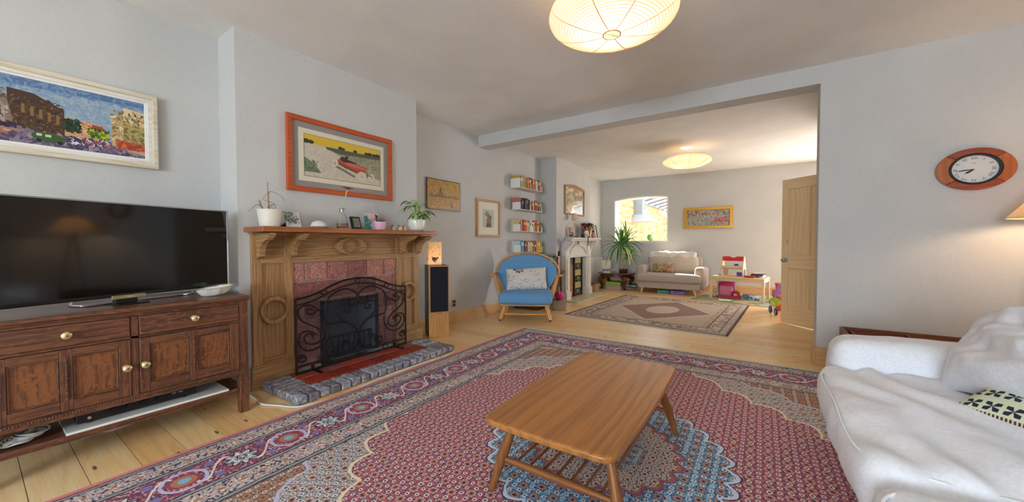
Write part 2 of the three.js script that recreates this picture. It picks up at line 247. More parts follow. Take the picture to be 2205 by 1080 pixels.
{ // kitchen extension behind the arched opening
  struct('floor_kitchen', box(9.73, 19, -0.12, 0, -3.5, 2.3), mat(0xd8d2c6, 0.6), 'pale kitchen floor behind the arched opening');
  const w = struct('wall_kitchen', box(9.73, 19, -0.1, 2.45, -3.72, -3.515), mat(0xd9cdb4, 0.95), 'yellow stock brick side wall of the kitchen extension');
  const cols = ['#d8c494', '#cfb482', '#e0d0a4', '#c8a878', '#dcc89c', '#bd9c74'], list = [], r = rng(5), bm = new THREE.MeshPhysicalMaterial({ vertexColors: true, roughness: 0.95 });
  for (let j = 12; j < 28; j++) for (let i = 0; i < 30; i++) { const x = 9.75 + i * 0.3 + (j % 2) * 0.15, y = 0.02 + j * 0.087; if (x + 0.28 < 19) list.push(paintGeo(clean(box(x, x + 0.285, y, y + 0.074, -3.52, -3.50 + 0.006 * r())), cols[Math.floor(r() * 6)])); }
  const b = M('brick_courses', list, bm, w); b.userData.kind = 'stuff';
  M('coping', box(9.73, 19, 2.45, 2.5, -3.72, -3.46), mat(0x8f9498, 0.8), w, 'grey lead flashing along the wall top');
  struct('wall_kitchen_side', box(9.73, 19, -0.1, 2.9, 2.31, 2.45), MAT.white, 'white far side wall of the kitchen extension');
  struct('wall_kitchen_end', box(19, 19.2, -0.1, 2.3, -3.72, 2.45), MAT.white, 'white end wall of the kitchen extension');
  const raf = mat(0x77797c, 0.6), roof = struct('ceiling_kitchen', [box(9.73, 19, 3.32, 3.42, -0.06, 0.06)], MAT.white, 'white timber frame of the glazed kitchen roof');
  for (let i = 0; i < 11; i++) { const x = 9.95 + i * 0.85; M('rafter', cyl([x, 2.53, -3.5], [x, 3.37, 0], 0.04, 0.04, 4), raf, roof); }
  for (let i = 0; i < 11; i++) { const x = 9.95 + i * 0.85; M('rafter', cyl([x, 3.37, 0], [x, 2.9, 2.35], 0.04, 0.04, 4), raf, roof); }
  const h = thing('extractor_hood', 'white pyramid cooker hood with grey duct on the kitchen brick wall', 'cooker hood', [12.52, 1.77, -3.49]);
  const hood = new THREE.BufferGeometry(), P = [[-0.42, 0.04, 0], [0.42, 0.04, 0], [0.42, 0.04, 0.62], [-0.42, 0.04, 0.62], [-0.15, 0.25, 0], [0.13, 0.25, 0], [0.13, 0.25, 0.28], [-0.15, 0.25, 0.28]], F = [[3, 2, 6, 7], [2, 1, 5, 6], [0, 3, 7, 4], [1, 0, 4, 5], [4, 7, 6, 5]];
  hood.setAttribute('position', new THREE.Float32BufferAttribute(F.flatMap(([a, b, c, d]) => [a, b, c, a, c, d].flatMap((k) => P[k])), 3)); hood.computeVertexNormals();
  M('canopy', [hood, box(-0.42, 0.42, 0, 0.04, 0, 0.62)], MAT.steel.clone(), h); h.children[0].material = mat(0xb4bec9, 0.4);
  M('duct', box(-0.15, 0.13, 0.25, 0.75, 0, 0.26), mat(0x9aa3ad, 0.45, { metalness: 0.4 }), h, 'grey metal duct');
  for (const [x, y, z, l] of [[11.65, 1.9, -2.95, 'clear glass bulb pendant hanging before the cooker hood duct'], [13.35, 1.98, -2.75, 'clear glass bulb pendant hanging beyond the cooker hood']]) {
    const p = thing('bulb_pendant', l, 'pendant lamp', [x, y, z], 0, 'kitchen bulb pendants');
    M('bulb', lathe([[0, 0], [0.05, 0.02], [0.075, 0.07], [0.06, 0.13], [0.03, 0.18], [0.028, 0.2]], 16), mat(0xf6f6f0, 0.15), p); M('cap', cyl([0, 0.2, 0], [0, 0.27, 0], 0.03, 0.026), MAT.steel, p); M('cord', cyl([0, 0.27, 0], [0, 2.53 + (z + 3.5) * 0.24 - y, 0], 0.006), MAT.steel, p);
  }
  const c = thing('kitchen_worktop', 'white kitchen worktop under the brick wall', 'worktop', [10.2, 0, -3.49]); M('top', box(0, 6, 0.88, 0.92, 0, 0.62, 0.005), MAT.white, c); M('cabinet', box(0.02, 5.98, 0, 0.88, 0.01, 0.58), MAT.white, c);
  const v = thing('worktop_plant', 'small potted plant standing on the kitchen worktop', 'plant', [13.2, 0.921, -3.2]); M('pot', lathe([[0, 0], [0.05, 0], [0.065, 0.12], [0.06, 0.12], [0, 0.11]], 14), MAT.white, v); M('stem', cyl([0, 0.1, 0], [0.02, 0.3, 0], 0.006), MAT.leafDark, v); M('foliage', [sph(0.08, 0, 0.35, 0, 1, 1.3, 1, 10, 8), sph(0.06, 0.07, 0.28, 0.03, 1, 1.2, 1, 10, 8)], MAT.leafDark, v);
}

// ---------- framed pictures ----------
function picture(name, label, pos, turn, w, h, { fw = 0.05, fd = 0.03, frame, art, board, boardW = 0, sheet, sheetW = 0, slip, category = 'picture' }) {
  const p = thing(name, label, category, pos, turn);
  if (fw) { const s = shape([[-w / 2, -h / 2], [w / 2, -h / 2], [w / 2, h / 2], [-w / 2, h / 2]]), a = w / 2 - fw, b = h / 2 - fw, o = new THREE.Path(); o.moveTo(-a, -b); o.lineTo(-a, b); o.lineTo(a, b); o.lineTo(a, -b); o.closePath(); s.holes.push(o); M('frame', extr(s, fd, Math.min(0.006, fw / 4)), frame, p); }
  let iw = w - 2 * fw, ih = h - 2 * fw, z = fd * 0.35;
  const flat = (n, ww, hh, zz, m) => M(n, box(-ww / 2, ww / 2, -hh / 2, hh / 2, zz - 0.003, zz), m, p);
  if (slip) { flat('slip', iw, ih, z, slip); iw -= 0.03; ih -= 0.03; z += 0.004; }
  if (board) { flat('mount', iw, ih, z, board); iw -= 2 * boardW; ih -= 2 * (boardW * 0.92); z += 0.004; }
  if (sheet) { flat('sheet', iw, ih, z, sheet); iw -= 2 * sheetW; ih -= 2 * sheetW; z += 0.004; }
  if (art) { const m = art.isTexture ? new THREE.MeshPhysicalMaterial({ map: art, roughness: 0.55 }) : art; flat('print', iw, ih, z, m); }
  return p;
}
const poly = (g, c, pts) => { g.fillStyle = c; g.beginPath(); pts.forEach((p, i) => (i ? g.lineTo(...p) : g.moveTo(...p))); g.closePath(); g.fill(); };
const dabs = (g, r, n, x0, x1, y0, y1, cols, s0, s1) => { for (let i = 0; i < n; i++) { g.fillStyle = cols[Math.floor(r() * cols.length)]; const s = s0 + (s1 - s0) * r(); g.save(); g.translate(x0 + (x1 - x0) * r(), y0 + (y1 - y0) * r()); g.rotate(r() * 3); g.fillRect(-s, -s * 0.35, s * 2, s * 0.7); g.restore(); } };
const streetTex = canvasTex(900, 420, (g, W, H) => {
  const r = rng(21); g.fillStyle = '#90a8be'; g.fillRect(0, 0, W, H); dabs(g, r, 900, 0, W, 0, 230, ['#8ba4bd', '#95adc0', '#a3b6c2', '#849fba', '#adbac0'], 6, 22);
  poly(g, '#5a78a6', [[0, 0], [W, 0], [W, 40], [0, 60]]); dabs(g, r, 120, 0, W, 0, 60, ['#6f8db4', '#7c99bc'], 8, 20);
  poly(g, '#d8a070', [[520, 205], [690, 225], [690, 330], [520, 330]]); dabs(g, r, 150, 525, 690, 215, 320, ['#e8b888', '#d08858', '#f0cca0', '#b86040'], 3, 8); poly(g, '#b04a34', [[640, 225], [690, 232], [690, 260], [640, 255]]);
  poly(g, '#8a7466', [[0, 60], [210, 50], [350, 180], [360, 330], [0, 340]]); poly(g, '#a8968a', [[90, 60], [230, 100], [290, 200], [290, 340], [120, 340], [90, 200]]);
  poly(g, '#4a3426', [[300, 80], [400, 90], [520, 165], [520, 335], [330, 335], [300, 160]]); dabs(g, r, 260, 310, 515, 120, 320, ['#2c1e20', '#6a4a28', '#8a6234', '#3a2a38', '#54402c'], 4, 11);
  for (let i = 0; i < 5; i++) { g.fillStyle = '#8a6a38'; g.fillRect(350 + i * 34, 165 + i * 10, 14, 60); }
  g.fillStyle = '#2c3230'; g.beginPath(); g.ellipse(190, 170, 26, 70, 0, 0, 7); g.fill(); g.beginPath(); g.ellipse(262, 240, 15, 50, 0, 0, 7); g.fill();
  dabs(g, r, 160, 0, 300, 80, 330, ['#6a5450', '#c0aca0', '#564448', '#9a8478', '#40304a'], 4, 13);
  g.fillStyle = '#33203c'; g.fillRect(0, 300, 330, 40); dabs(g, r, 80, 0, 330, 295, 340, ['#201828', '#4a3050', '#5a4048'], 4, 12);
  poly(g, '#6a5a72', [[0, 340], [W, 330], [W, H], [0, H]]); dabs(g, r, 420, 0, W, 335, H, ['#54486a', '#7c6c82', '#8c8090', '#48405c', '#a08c90', '#6a5a78'], 8, 28); poly(g, '#a87a62', [[0, 352], [330, 330], [360, 342], [0, 380]]); dabs(g, r, 40, 0, 300, 345, 372, ['#c0603c', '#b8a090'], 6, 18);
  dabs(g, r, 120, 520, 590, 215, 300, ['#1c3a24', '#2a4a30', '#0f2a1c'], 6, 14); dabs(g, r, 140, 625, 715, 255, 320, ['#6a8a1c', '#98a824', '#c8b830', '#3c6420', '#2a4a1c'], 6, 14);
  poly(g, '#c8a878', [[730, 140], [W, 150], [W, 400], [730, 350]]); poly(g, '#e8d0a8', [[790, 60], [W, 80], [W, 180], [780, 160]]); dabs(g, r, 180, 735, W, 90, 330, ['#a88850', '#d8bc88', '#8a7048', '#e8d4b0', '#b89860'], 6, 18);
  poly(g, '#8a7a48', [[790, 180], [W, 200], [W, 320], [790, 300]]); dabs(g, r, 80, 795, W, 190, 310, ['#a89458', '#7c6c40', '#b8a868'], 8, 20); poly(g, '#b84c30', [[745, 300], [W, 320], [W, 365], [760, 370]]); dabs(g, r, 50, 750, W, 305, 360, ['#c86040', '#d87858', '#8c3424'], 6, 14);
  for (let i = 0; i < 6; i++) { g.fillStyle = '#3a3448'; g.fillRect(815 + i * 16, 95 + (i % 2) * 34, 8, 16); }
  g.fillStyle = '#3f5a30'; g.beginPath(); g.ellipse(455, 360, 70, 30, 0.05, 0, 7); g.fill(); g.fillStyle = '#c8d8b0'; g.fillRect(405, 340, 22, 16); g.fillRect(440, 342, 24, 16); g.fillStyle = '#201828'; g.beginPath(); g.arc(415, 385, 11, 0, 7); g.arc(500, 388, 11, 0, 7); g.fill();
  dabs(g, r, 120, 540, 720, 330, 375, ['#f0f0f8', '#303060', '#a03040', '#d0d0e0', '#282030', '#c87858'], 4, 12);
});
{ // limed frame with stepped mouldings
  const fm = wood([236, 226, 206], [206, 186, 152], 44, { rough: 0.6, streak: 0.9 }), inner = wood([244, 238, 228], [222, 212, 196], 45, { rough: 0.6, streak: 0.7 });
  const p = picture('framed_painting', 'street scene oil painting in a wide limed wood frame above the television', [0.29, 1.873, Zr], 0, 0.955, 0.497, { fw: 0.03, fd: 0.045, frame: fm });
  const ring = (w, h, fw, fd, m, n) => { const s = shape([[-w / 2, -h / 2], [w / 2, -h / 2], [w / 2, h / 2], [-w / 2, h / 2]]), a = w / 2 - fw, b = h / 2 - fw, o = new THREE.Path(); o.moveTo(-a, -b); o.lineTo(-a, b); o.lineTo(a, b); o.lineTo(a, -b); o.closePath(); s.holes.push(o); M(n, extr(s, fd, 0.003), m, p); };
  ring(0.897, 0.439, 0.022, 0.033, inner, 'inner_frame'); ring(0.855, 0.397, 0.014, 0.024, MAT.paper, 'slip');
  M('canvas', box(-0.416, 0.416, -0.187, 0.187, 0.01, 0.014), new THREE.MeshPhysicalMaterial({ map: streetTex, roughness: 0.5 }), p);
}
const racerTex = canvasTex(760, 400, (g, W, H) => {
  const r = rng(22); g.fillStyle = '#cfc4b0'; g.fillRect(0, 0, W, H); g.fillStyle = '#e2bd3c'; g.fillRect(0, 0, W, 84);
  poly(g, '#9c907a', [[200, 96], [W, 92], [W, 330], [420, 200]]); poly(g, '#9a9a78', [[340, 190], [W, 150], [W, 340], [620, 300]]); dabs(g, r, 160, 330, W, 100, 280, ['#8c8a6c', '#a89c84', '#7c8064', '#b0a48c'], 8, 24); poly(g, '#5a5c48', [[190, 86], [W, 80], [W, 110], [330, 132], [200, 110]]);
  for (const [x, s] of [[20, 30], [60, 26], [330, 22], [360, 16], [480, 20], [600, 22], [640, 26], [690, 24], [730, 28]]) { g.fillStyle = '#3a3e2c'; g.beginPath(); g.ellipse(x, 80 - s * 0.4, s, s * 0.7, 0, 0, 7); g.fill(); }
  dabs(g, r, 220, 0, 190, 110, 390, ['#cabfac', '#d4c9b6', '#c6b9a5', '#d9cfbd'], 6, 16); dabs(g, r, 160, 150, 420, 250, 390, ['#cabfac', '#d4c9b6', '#c6b9a5', '#d9cfbd'], 6, 16); poly(g, '#6c7a60', [[0, 220], [70, 260], [150, 350], [0, 360]]); dabs(g, r, 90, 0, 120, 250, 350, ['#56684c', '#84906c', '#748468'], 6, 16);
  poly(g, '#8a7c70', [[230, 215], [300, 250], [480, 330], [470, 350], [250, 260]]);
  poly(g, '#b8533c', [[300, 190], [350, 170], [420, 195], [610, 225], [580, 290], [500, 300], [310, 235]]); poly(g, '#d07058', [[350, 190], [420, 205], [600, 235], [590, 255], [400, 230]]); poly(g, '#8c3c2c', [[310, 215], [500, 280], [500, 302], [310, 238]]);
  g.fillStyle = '#34302e'; g.beginPath(); g.ellipse(370, 180, 46, 24, 0.2, 0, 7); g.fill(); g.beginPath(); g.arc(392, 152, 16, 0, 7); g.fill(); poly(g, '#34302e', [[400, 175], [500, 190], [500, 200], [400, 200]]);
  for (const [x, y, a, b] of [[272, 232, 30, 36], [548, 320, 46, 46], [660, 318, 30, 38]]) { g.fillStyle = '#e2d6bc'; g.beginPath(); g.ellipse(x, y, a, b, 0, 0, 7); g.fill(); g.fillStyle = '#a0917c'; g.beginPath(); g.ellipse(x + 2, y, a * 0.66, b * 0.66, 0, 0, 7); g.fill(); g.fillStyle = '#ded2ba'; g.beginPath(); g.ellipse(x + 2, y, a * 0.58, b * 0.58, 0, 0, 7); g.fill(); g.fillStyle = '#5a4c40'; g.beginPath(); g.arc(x + 2, y, 6, 0, 7); g.fill(); g.strokeStyle = '#8a7a66'; for (let k = 0; k < 10; k++) { g.beginPath(); g.moveTo(x + 2, y); g.lineTo(x + 2 + a * 0.58 * Math.cos(k * 0.628), y + b * 0.58 * Math.sin(k * 0.628)); g.stroke(); } }
  g.fillStyle = '#6a5a4c'; g.fillRect(595, 300, 60, 10); g.fillRect(600, 270, 12, 60); g.strokeStyle = '#3a342c'; g.lineWidth = 3; g.strokeRect(1, 1, W - 2, H - 2);
});
picture('framed_print', 'old red racing car print with grey mount in a red wooden frame over the mantelpiece', [1.979, 1.857, Zc], 0, 1.022, 0.622, { fw: 0.042, fd: 0.035, frame: wood([206, 92, 40], [160, 58, 22], 46, { rough: 0.4, streak: 0.6, clear: 0.2 }), board: mat(0x9a9690, 0.9), boardW: 0.054, sheet: mat(0xe6dcc4, 0.9), sheetW: 0.042, art: racerTex });
picture('wall_plaque', 'gold etched city skyline plaque on a dark edged board beyond the speaker', [3.562, 1.738, Zr], 0, 0.62, 0.398, { fw: 0, fd: 0.05, board: MAT.mahog, boardW: 0.006, art: new THREE.MeshPhysicalMaterial({ roughness: 0.35, map: canvasTex(480, 320, (g, W, H) => {
  const r = rng(23); g.fillStyle = '#b98a2e'; g.fillRect(0, 0, W, H); dabs(g, r, 900, 0, W, 0, H, ['#c2943a', '#b08028', '#c89c44', '#a87a26'], 6, 22); g.strokeStyle = '#4a3410'; g.lineWidth = 2;
  g.fillStyle = '#5a4218'; for (let x = 40; x < 450; x += 7) { const h = 12 + 26 * r() + 70 * Math.exp(-((x - 185) ** 2) / 900); g.fillRect(x, 190 - h, 5, h); } g.fillRect(175, 84, 22, 40); g.fillRect(184, 60, 4, 30); g.beginPath(); g.arc(186, 96, 16, Math.PI, 0); g.fill();
  for (let i = 0; i < 40; i++) { g.globalAlpha = 0.5; g.fillRect(20 + 430 * r(), 200 + 40 * r(), 10 + 40 * r(), 2); } g.globalAlpha = 1; g.beginPath(); g.arc(390, 50, 22, 0, 7); g.stroke(); g.beginPath(); g.arc(390, 50, 15, 0, 7); g.stroke(); g.fillRect(60, 268, 120, 2); g.fillRect(220, 272, 90, 2); poly(g, '#5a4218', [[330, 230], [340, 290], [380, 290]]); g.lineWidth = 6; g.strokeRect(3, 3, W - 6, H - 6);
}) }), category: 'plaque' });
picture('framed_print', 'hare print in a narrow oak frame with cream mount beside the book shelves', [4.527, 1.482, Zr], 0, 0.578, 0.562, { fw: 0.03, fd: 0.03, frame: MAT.oakVeneer, board: mat(0xf0ead8, 0.9), boardW: 0.125, art: canvasTex(256, 300, (g, W, H) => {
  const r = rng(24); g.fillStyle = '#b9c2b4'; g.fillRect(0, 0, W, H); dabs(g, r, 200, 0, W, 0, H, ['#c4ccbe', '#aeb8ac', '#cdd2c2'], 6, 16); poly(g, '#8a6436', [[60, H], [80, 190], [110, 120], [160, 90], [200, 110], [195, 150], [180, 190], [190, H]]); g.fillStyle = '#7c5a34'; g.beginPath(); g.ellipse(110, 70, 18, 58, -0.9, 0, 7); g.fill(); g.beginPath(); g.ellipse(80, 96, 14, 56, -1.0, 0, 7); g.fill(); dabs(g, r, 160, 75, 190, 110, 290, ['#6a4a28', '#a07844', '#54402c', '#b08c58'], 3, 9); g.fillStyle = '#201810'; g.beginPath(); g.arc(172, 118, 6, 0, 7); g.fill(); dabs(g, r, 60, 70, 190, 240, 290, ['#302418', '#4a3824'], 5, 12);
}) });
{ const m = picture('framed_mirror', 'arched topped mirror with painted warm reflection in a thin wooden frame above the white fireplace', [6.962, 1.94, -3.17], 0, 0.93, 0.56, { fw: 0.028, fd: 0.03, frame: MAT.oakMid, art: new THREE.MeshPhysicalMaterial({ map: grain('', [196, 178, 140], 0.35, 71, 128, 10), roughness: 0.15, clearcoat: 1, clearcoatRoughness: 0.02 }) }); const s = new THREE.Shape(); s.moveTo(-0.465, 0.27); s.quadraticCurveTo(0, 0.38, 0.465, 0.27); s.lineTo(0.465, 0.25); s.lineTo(-0.465, 0.25); s.closePath(); M('frame_crest', extr(s, 0.028, 0.003), MAT.oakMid, m); }  // mirror glass: its warm mottled reflection is put into the colour map
picture('framed_painting', 'crowded town square painting in a gold frame on the end wall', [Xf, 1.656, -1.012], -Math.PI / 2, 0.985, 0.48, { fw: 0.065, fd: 0.04, frame: mat(0xc8962e, 0.35, { metalness: 0.45 }), art: canvasTex(512, 220, (g, W, H) => {
  const r = rng(25); g.fillStyle = '#a9a99c'; g.fillRect(0, 0, W, H); dabs(g, r, 300, 0, W, 0, H, ['#b4b4a4', '#9a9a90', '#bcc0ac'], 6, 18); dabs(g, r, 110, 0, W, 5, 80, ['#55545c', '#746a6c', '#8c7c74', '#b06a5c', '#c8b098', '#3c3c48'], 4, 16); for (let i = 0; i < 7; i++) { g.fillStyle = '#c06a58'; g.fillRect(60 + i * 42, 44 + (i % 2) * 8, 24, 24); } g.fillStyle = '#d85a5c'; g.fillRect(330, 130, 170, 18); g.fillRect(310, 152, 190, 20); g.fillStyle = '#c04448'; g.fillRect(340, 112, 150, 10); for (let i = 0; i < 160; i++) { g.fillStyle = ['#26262c', '#3c3430', '#20283c', '#5c3434'][Math.floor(r() * 4)]; const x = W * r(), y = 70 + 130 * r(), s = 2 + y / 60; g.fillRect(x, y, s, s * 2.6); }
}) });

// ---------- oak mantelpiece ----------
{
  const f = thing('mantelpiece', 'carved oak mantelpiece with oval ring panels and scrolled brackets', 'mantelpiece', [0, 0, 0]), O = MAT.oakMid, Z = -3.168, B = Zc + 0.001;
  M('shelf', box(1.164, 2.832, 1.197, 1.235, B, -2.878, 0.006), MAT.oakShelf, f, 'polished reddish oak shelf');
  for (const [x0, x1, p0, p1, px0, px1, cx] of [[1.205, 1.50, 1.272, 1.440, 1.19, 1.508, 1.354], [2.535, 2.832, 2.597, 2.768, 2.527, 2.865, 2.684]]) {
    M('plinth', box(px0, px1, 0, 0.165, B, -3.148, 0.004), O, f); M('plinth_cap', box(px0 + 0.004, px1 - 0.004, 0.165, 0.178, B, -3.154, 0.004), O, f);
    M('post', [box(x0, p0, 0.178, 1.197, B, Z, 0.003), box(p1, x1, 0.178, 1.197, B, Z, 0.003), box(p0, p1, 0.178, 0.222, B, Z, 0.002), box(p0, p1, 0.956, 1.003, B, Z, 0.002), box(p0, p1, 1.165, 1.197, B, Z, 0.002)], O, f);
    M('panel', box(p0, p1, 0.222, 0.956, B, Z - 0.02), O, f); M('frieze_panel', box(p0, p1, 1.003, 1.165, B, Z - 0.02), O, f);
    M('ring', ellipseRing(0.1, 0.109, 0.08, 0.075, 0.036, 0.006).translate(cx, 0.589, Z - 0.02), O, f);
  }
  M('frieze_rail', box(1.50, 2.535, 0.955, 1.003, B, Z + 0.004, 0.003), O, f); M('frieze_panel', box(1.50, 2.535, 1.003, 1.165, B, Z - 0.02), O, f); M('top_rail', box(1.50, 2.535, 1.165, 1.197, B, Z, 0.003), O, f);
  M('ring', ellipseRing(0.155, 0.08, 0.095, 0.071, 0.036, 0.005).translate(2.02, 1.084, Z - 0.02), O, f);
  M('moulding', [box(1.19, 2.84, 1.183, 1.197, B, -3.13, 0.004)], O, f);
  const s = new THREE.Shape(); s.moveTo(0, 0.195); s.lineTo(0.235, 0.195); s.lineTo(0.235, 0.178); s.quadraticCurveTo(0.215, 0.178, 0.215, 0.163); s.quadraticCurveTo(0.188, 0.163, 0.186, 0.147); s.bezierCurveTo(0.1, 0.14, 0.055, 0.09, 0.05, 0.02); s.lineTo(0.022, 0.006); s.lineTo(0, 0); s.closePath();
  for (const x of [1.235, 1.47, 2.57, 2.79]) M('bracket', extr(s, 0.042, 0.004).applyMatrix4(new THREE.Matrix4().makeBasis(V(0, 0, 1), V(0, 1, 0), V(-1, 0, 0))).translate(x + 0.042, 0.994, Z), O, f);
}
{ // terracotta tile slips round the fire opening
  const cols = [[168, 110, 98], [154, 96, 86], [184, 126, 112], [140, 84, 78]].map((c, i) => { const m = new THREE.MeshPhysicalMaterial({ map: grain('', c, 0.3, 60 + i, 128, 40), roughness: 0.75 }); m.userData = { su: 0.3, sv: 0.3 }; return m; });
  const t = thing('tiled_fire_surround', 'pinkish terracotta tile surround with pale joints inside the oak mantelpiece', 'fire surround', [0, 0, 0]), r = rng(61);
  M('mortar', [box(1.502, 1.735, 0.062, 0.954, Zc + 0.001, -3.1925), box(2.295, 2.533, 0.062, 0.954, Zc + 0.001, -3.1925), box(1.735, 2.295, 0.59, 0.954, Zc + 0.001, -3.1925)], mat(0xb9aca4, 0.95), t);
  for (let j = 0; j < 6; j++) { const y1 = 0.948 - j * 0.163, y0 = Math.max(y1 - 0.155, 0.065); if (y1 - y0 < 0.02) continue;
    for (let i = -1; i < 7; i++) { const a = 1.403 + (j % 2 ? 0.097 : 0) + i * 0.198, b = a + 0.189; const segs = y0 > 0.585 ? [[1.504, 2.531]] : y1 < 0.6 ? [[1.504, 1.735], [2.295, 2.531]] : [[1.504, 1.735], [2.295, 2.531]];
      for (const [s0, s1] of segs) { const p = Math.max(a, s0), q = Math.min(b, s1); if (q - p > 0.02) M('tile', box(p, q, y0, y1, -3.1925, -3.183 + 0.002 * r(), 0.003, 1), cols[Math.floor(r() * 4)], t); } }
    if (y1 > 0.6 && y0 < 0.585) for (let i = 0; i < 3; i++) M('tile', box(1.74 + i * 0.186, 1.74 + i * 0.186 + 0.178, 0.592, y1, -3.1925, -3.182, 0.003, 1), cols[i], t);
  }
  const k = thing('fire_insert', 'dark cast iron firebox with a low grate behind the fire screen', 'firebox', [0, 0, 0]);
  M('firebox', [box(1.738, 1.755, 0.062, 0.587, -3.49, -3.19), box(2.275, 2.292, 0.062, 0.587, -3.49, -3.19), box(1.738, 2.292, 0.57, 0.587, -3.49, -3.19), box(1.738, 2.292, 0.062, 0.08, -3.49, -3.19), box(1.738, 2.292, 0.062, 0.587, -3.498, -3.48)], mat(0x6a727c, 0.7), k);
  M('frame', [box(1.722, 1.752, 0.066, 0.605, -3.181, -3.17, 0.003), box(2.278, 2.308, 0.066, 0.605, -3.181, -3.17, 0.003), box(1.722, 2.308, 0.575, 0.605, -3.181, -3.17, 0.003)], MAT.iron, k);
  for (let i = 0; i < 9; i++) M('grate_bar', cyl([1.8 + i * 0.054, 0.1, -3.22], [1.8 + i * 0.054, 0.26, -3.22], 0.007), MAT.iron, k);
  M('grate_rail', [cyl([1.78, 0.1, -3.22], [2.25, 0.1, -3.22], 0.009), cyl([1.78, 0.26, -3.22], [2.25, 0.26, -3.22], 0.009)], MAT.iron, k);
}
{ // brick and quarry tile hearth
  const h = thing('brick_hearth', 'raised hearth of grey bullnose bricks framing red quarry tiles', 'hearth', [0, 0, 0]), r = rng(62), Y = 0.058;
  const bc = [[156, 154, 164], [136, 130, 138], [176, 174, 182], [146, 132, 134], [164, 158, 168]].map((c, i) => { const t = dataTex(128, 128, (u, v) => { const k = vnoise(u * 12, v * 12, 12, 12, 80 + i), l = vnoise(u * 40, v * 40, 40, 40, 81 + i), q = 0.75 + 0.35 * k + 0.25 * (l - 0.5), w = sstep(0.66, 0.8, k) * 0.5; return c.map((x) => mix(x * q, 205, w)); }); const m = new THREE.MeshPhysicalMaterial({ map: t, roughness: 0.8, bumpMap: t, bumpScale: 0.003 }); m.userData = { su: 0.22, sv: 0.22 }; return m; });
  const qc = [[158, 58, 40], [142, 50, 38], [170, 74, 56], [150, 86, 78]].map((c, i) => { const m = new THREE.MeshPhysicalMaterial({ map: grain('', c, 0.22, 90 + i, 128, 30), roughness: 0.45 }); m.userData = { su: 0.3, sv: 0.3 }; return m; });
  M('mortar_bed', box(1.262, 2.80, 0, Y - 0.012, -3.147, -2.63, 0.01), mat(0xa9a6a6, 0.95), h);
  const n = 19, wd = (2.815 - 1.248) / n;
  for (let i = 0; i < n; i++) M('brick', box(1.248 + i * wd, 1.248 + (i + 1) * wd - 0.009, 0.002, Y + 0.004 * r(), -2.785, -2.605 - 0.01 * r(), 0.014, 3), bc[Math.floor(r() * 5)], h);
  for (let i = 0; i < 5; i++) { const z1 = -2.793 - i * 0.071; M('brick', box(1.245, 1.435, 0.002, Y + 0.004 * r(), z1 - 0.063, z1, 0.01, 3), bc[Math.floor(r() * 5)], h); M('brick', box(2.625, 2.818, 0.002, Y + 0.004 * r(), z1 - 0.063, z1, 0.016, 3), bc[Math.floor(r() * 5)], h); }
  for (let j = 0; j < 2; j++) for (let i = 0; i < 6; i++) { const w = 1.17 / 6, x = 1.444 + i * w; M('quarry_tile', box(x, x + w - 0.008, 0.03, Y + 0.001, -2.793 - (j + 1) * 0.174 + 0.008, -2.793 - j * 0.174, 0.004, 1), j ? qc[2 + (i % 2)] : qc[i % 2], h); }
}
